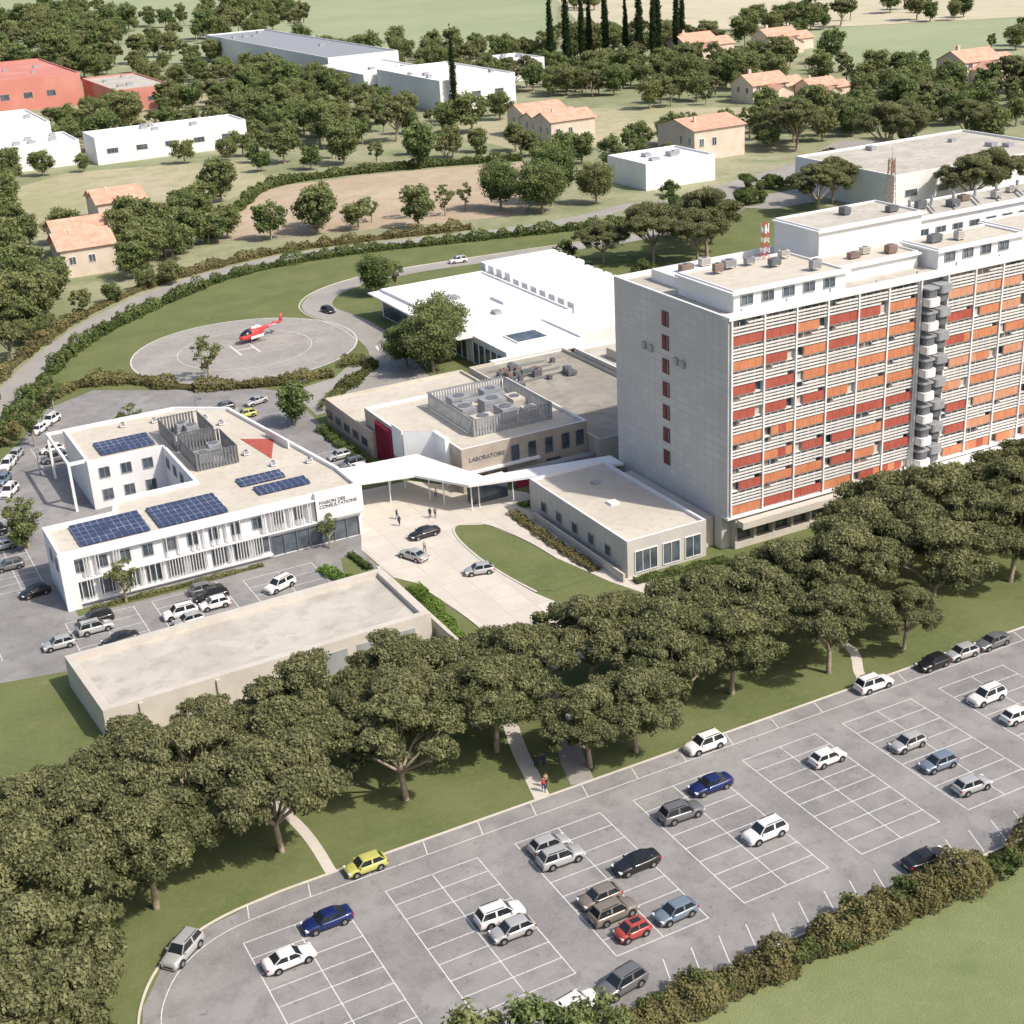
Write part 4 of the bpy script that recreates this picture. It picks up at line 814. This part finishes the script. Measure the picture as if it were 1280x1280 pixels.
# ---------------------------------------------------------------- people
def person_mesh(flip):
    f=-1 if flip else 1
    J={'pel':(0,0,.95,.13),'wa':(0,0,1.1,.12),'ch':(0,0,1.32,.145),'nk':(0,.0,1.5,.055),'hd':(.01,0,1.6,.085),'ht':(.01,0,1.72,.08),
       'sl':(0,.17,1.42,.062),'el':(-.08*f,.23,1.15,.045),'wl':(.02*f,.24,.9,.03),'sr':(0,-.17,1.42,.062),'er':(.06*f,-.23,1.15,.045),'wr':(.2*f,-.22,.93,.03),
       'hl':(0,.1,.9,.095),'kl':(.16*f,.1,.5,.065),'al':(.12*f,.1,.08,.042),'tl':(.28*f if f>0 else .02,.11,.04,.035),'hr':(0,-.1,.9,.095),'kr':(-.02*f,-.1,.48,.065),'ar':(-.26*f,-.1,.1,.042),'tr':(-.12*f if f>0 else .4,-.11,.04,.035)}
    E=[('pel','wa'),('wa','ch'),('ch','nk'),('nk','hd'),('hd','ht'),('ch','sl'),('sl','el'),('el','wl'),('ch','sr'),('sr','er'),('er','wr'),('pel','hl'),('hl','kl'),('kl','al'),('al','tl'),('pel','hr'),('hr','kr'),('kr','ar'),('ar','tr')]
    ks=list(J); me=bpy.data.meshes.new('sk'); me.from_pydata([J[k][:3] for k in ks],[(ks.index(a),ks.index(c)) for a,c in E],[])
    o=bpy.data.objects.new('sk',me);link(o);o.modifiers.new('s','SKIN')
    for i,k in enumerate(ks): me.skin_vertices[0].data[i].radius=(J[k][3],J[k][3]*(1.25 if k in('ch','wa','pel') else 1))
    me.skin_vertices[0].data[0].use_root=True
    su=o.modifiers.new('u','SUBSURF');su.levels=1
    dg=bpy.context.evaluated_depsgraph_get();m2=bpy.data.meshes.new_from_object(o.evaluated_get(dg))
    bb=MB(); bb.v=[tuple(v.co) for v in m2.vertices]
    for n in ('cloth_gray','cloth_navy','skin','shoe','hair'): bb.mi(n)
    for p in m2.polygons:
        c=p.center; bb.f.append(tuple(p.vertices)); bb.sm.append(True)
        bb.m.append(3 if c.z<.11 else 1 if c.z<1.0 and abs(c.y)<.2 else 4 if (c.z>1.69 or (c.z>1.58 and c.x<-.015)) else 2 if (c.z>1.49 or (abs(c.y)>.19 and c.z<.96)) else 0)
    for (wx,wy) in ((J['wl'][0],J['wl'][1]),(J['wr'][0],J['wr'][1])):
        z=J['wl'][2] if wy>0 else J['wr'][2]
        bb.tube((wx,wy,z),(wx+.01,wy,z-.09),.026,.036,'skin',8)
        for k in range(4): bb.tube((wx-.026+k*.018,wy,z-.085),(wx-.02+k*.018,wy,z-.085-(.07,.08,.075,.055)[k]),.009,.007,'skin',5)
        bb.tube((wx+.03,wy,z-.04),(wx+.055,wy,z-.09),.01,.008,'skin',5)
    bb.tube((.085,0,1.62),(.112,0,1.6),.012,.016,'skin',5)
    for sg in (-1,1): bb.tube((.08,sg*.03,1.64),(.092,sg*.03,1.64),.01,.008,'hair',6); bb.tube((.01,sg*.08,1.62),(.01,sg*.1,1.62),.025,.02,'skin',6)
    bb.tube((.08,-.022,1.565),(.08,.022,1.565),.008,.008,'red_panel',5)
    bpy.data.objects.remove(o); return bb.mesh('person_body')
PM=[person_mesh(False),person_mesh(True)]
for i,(x,y,r_,c) in enumerate([(58.0,114.8,80,'cloth_dark'),(58.8,114.6,80,'cloth_navy'),(56.6,110.6,-100,'cloth_red'),(71.5,181.5,100,'cloth_navy'),(72.2,184,-60,'cloth_navy'),(76.5,181.5,60,'cloth_dark'),(77.2,181.2,60,'cloth_gray'),(80.5,188,20,'cloth_white'),(70.8,171,-90,'cloth_sand'),(57.2,111.2,-100,'cloth_sand')]):
    o=bpy.data.objects.new('walking_person',PM[i%2]);o.location=(x,y,.05 if y>130 else .03);o.rotation_euler[2]=rad(r_);link(o); o.material_slots[0].link='OBJECT';o.material_slots[0].material=MATS[c]
b=MB(); b.tube((0,0,0),(0,0,7),.09,.06,'metal_gray',8);b.tube((0,0,6.95),(1.2,0,7.2),.05,.04,'metal_gray',6);b.box(1.0,1.7,-.15,.15,7.15,7.27,'metal_dark');b.tube((0,0,0),(0,0,.35),.16,.14,'metal_dark',8)
lm=b.mesh('street_lamp_mesh')
for x,y in ((14,190),(30,236),(58,238),(76,236),(135,110.5)):
    o=bpy.data.objects.new('street_lamp',lm);o.location=(x,y,0);o.rotation_euler[2]=random.uniform(0,6);link(o)
# ---------------------------------------------------------------- camera, light
H=85;r=rad(3.45);p=math.atan(776/1800);a=rad(63.6)
right=Vector((math.sin(a),-math.cos(a),0));hd=Vector((math.cos(a),math.sin(a),0))
fwd=hd*math.cos(p)+Vector((0,0,-math.sin(p)));up=hd*math.sin(p)+Vector((0,0,math.cos(p)))
cx=right*math.cos(r)-up*math.sin(r);cy=right*math.sin(r)+up*math.cos(r);cz=-fwd
cam=bpy.data.cameras.new('camera');co=bpy.data.objects.new('camera',cam);link(co)
co.matrix_world=Matrix(((cx.x,cy.x,cz.x,0),(cx.y,cy.y,cz.y,0),(cx.z,cy.z,cz.z,H),(0,0,0,1)))
cam.sensor_width=36;cam.lens=36*1800/1280;cam.clip_end=12000;cam.clip_start=1;scene.camera=co
S=Vector((.52,-.85,0)).normalized();el=rad(48);sv=Vector((S.x*math.cos(el),S.y*math.cos(el),math.sin(el)))
sl_=bpy.data.lights.new('sun','SUN');sl_.energy=4.3;sl_.angle=rad(1.0);sl_.color=(1,.925,.82);so=bpy.data.objects.new('sun',sl_);so.rotation_euler=sv.to_track_quat('Z','Y').to_euler();link(so)
W=bpy.data.worlds.new('World');scene.world=W;W.use_nodes=True;nt=W.node_tree;bg=nt.nodes['Background'];sk=nt.nodes.new('ShaderNodeTexSky');sk.sky_type='NISHITA';sk.sun_disc=False
sk.sun_elevation=el;sk.sun_rotation=math.atan2(S.x,S.y);sk.dust_density=3.5;nt.links.new(sk.outputs[0],bg.inputs[0]);bg.inputs[1].default_value=.15
scene.view_settings.view_transform='Standard';scene.view_settings.look='None';scene.view_settings.exposure=0
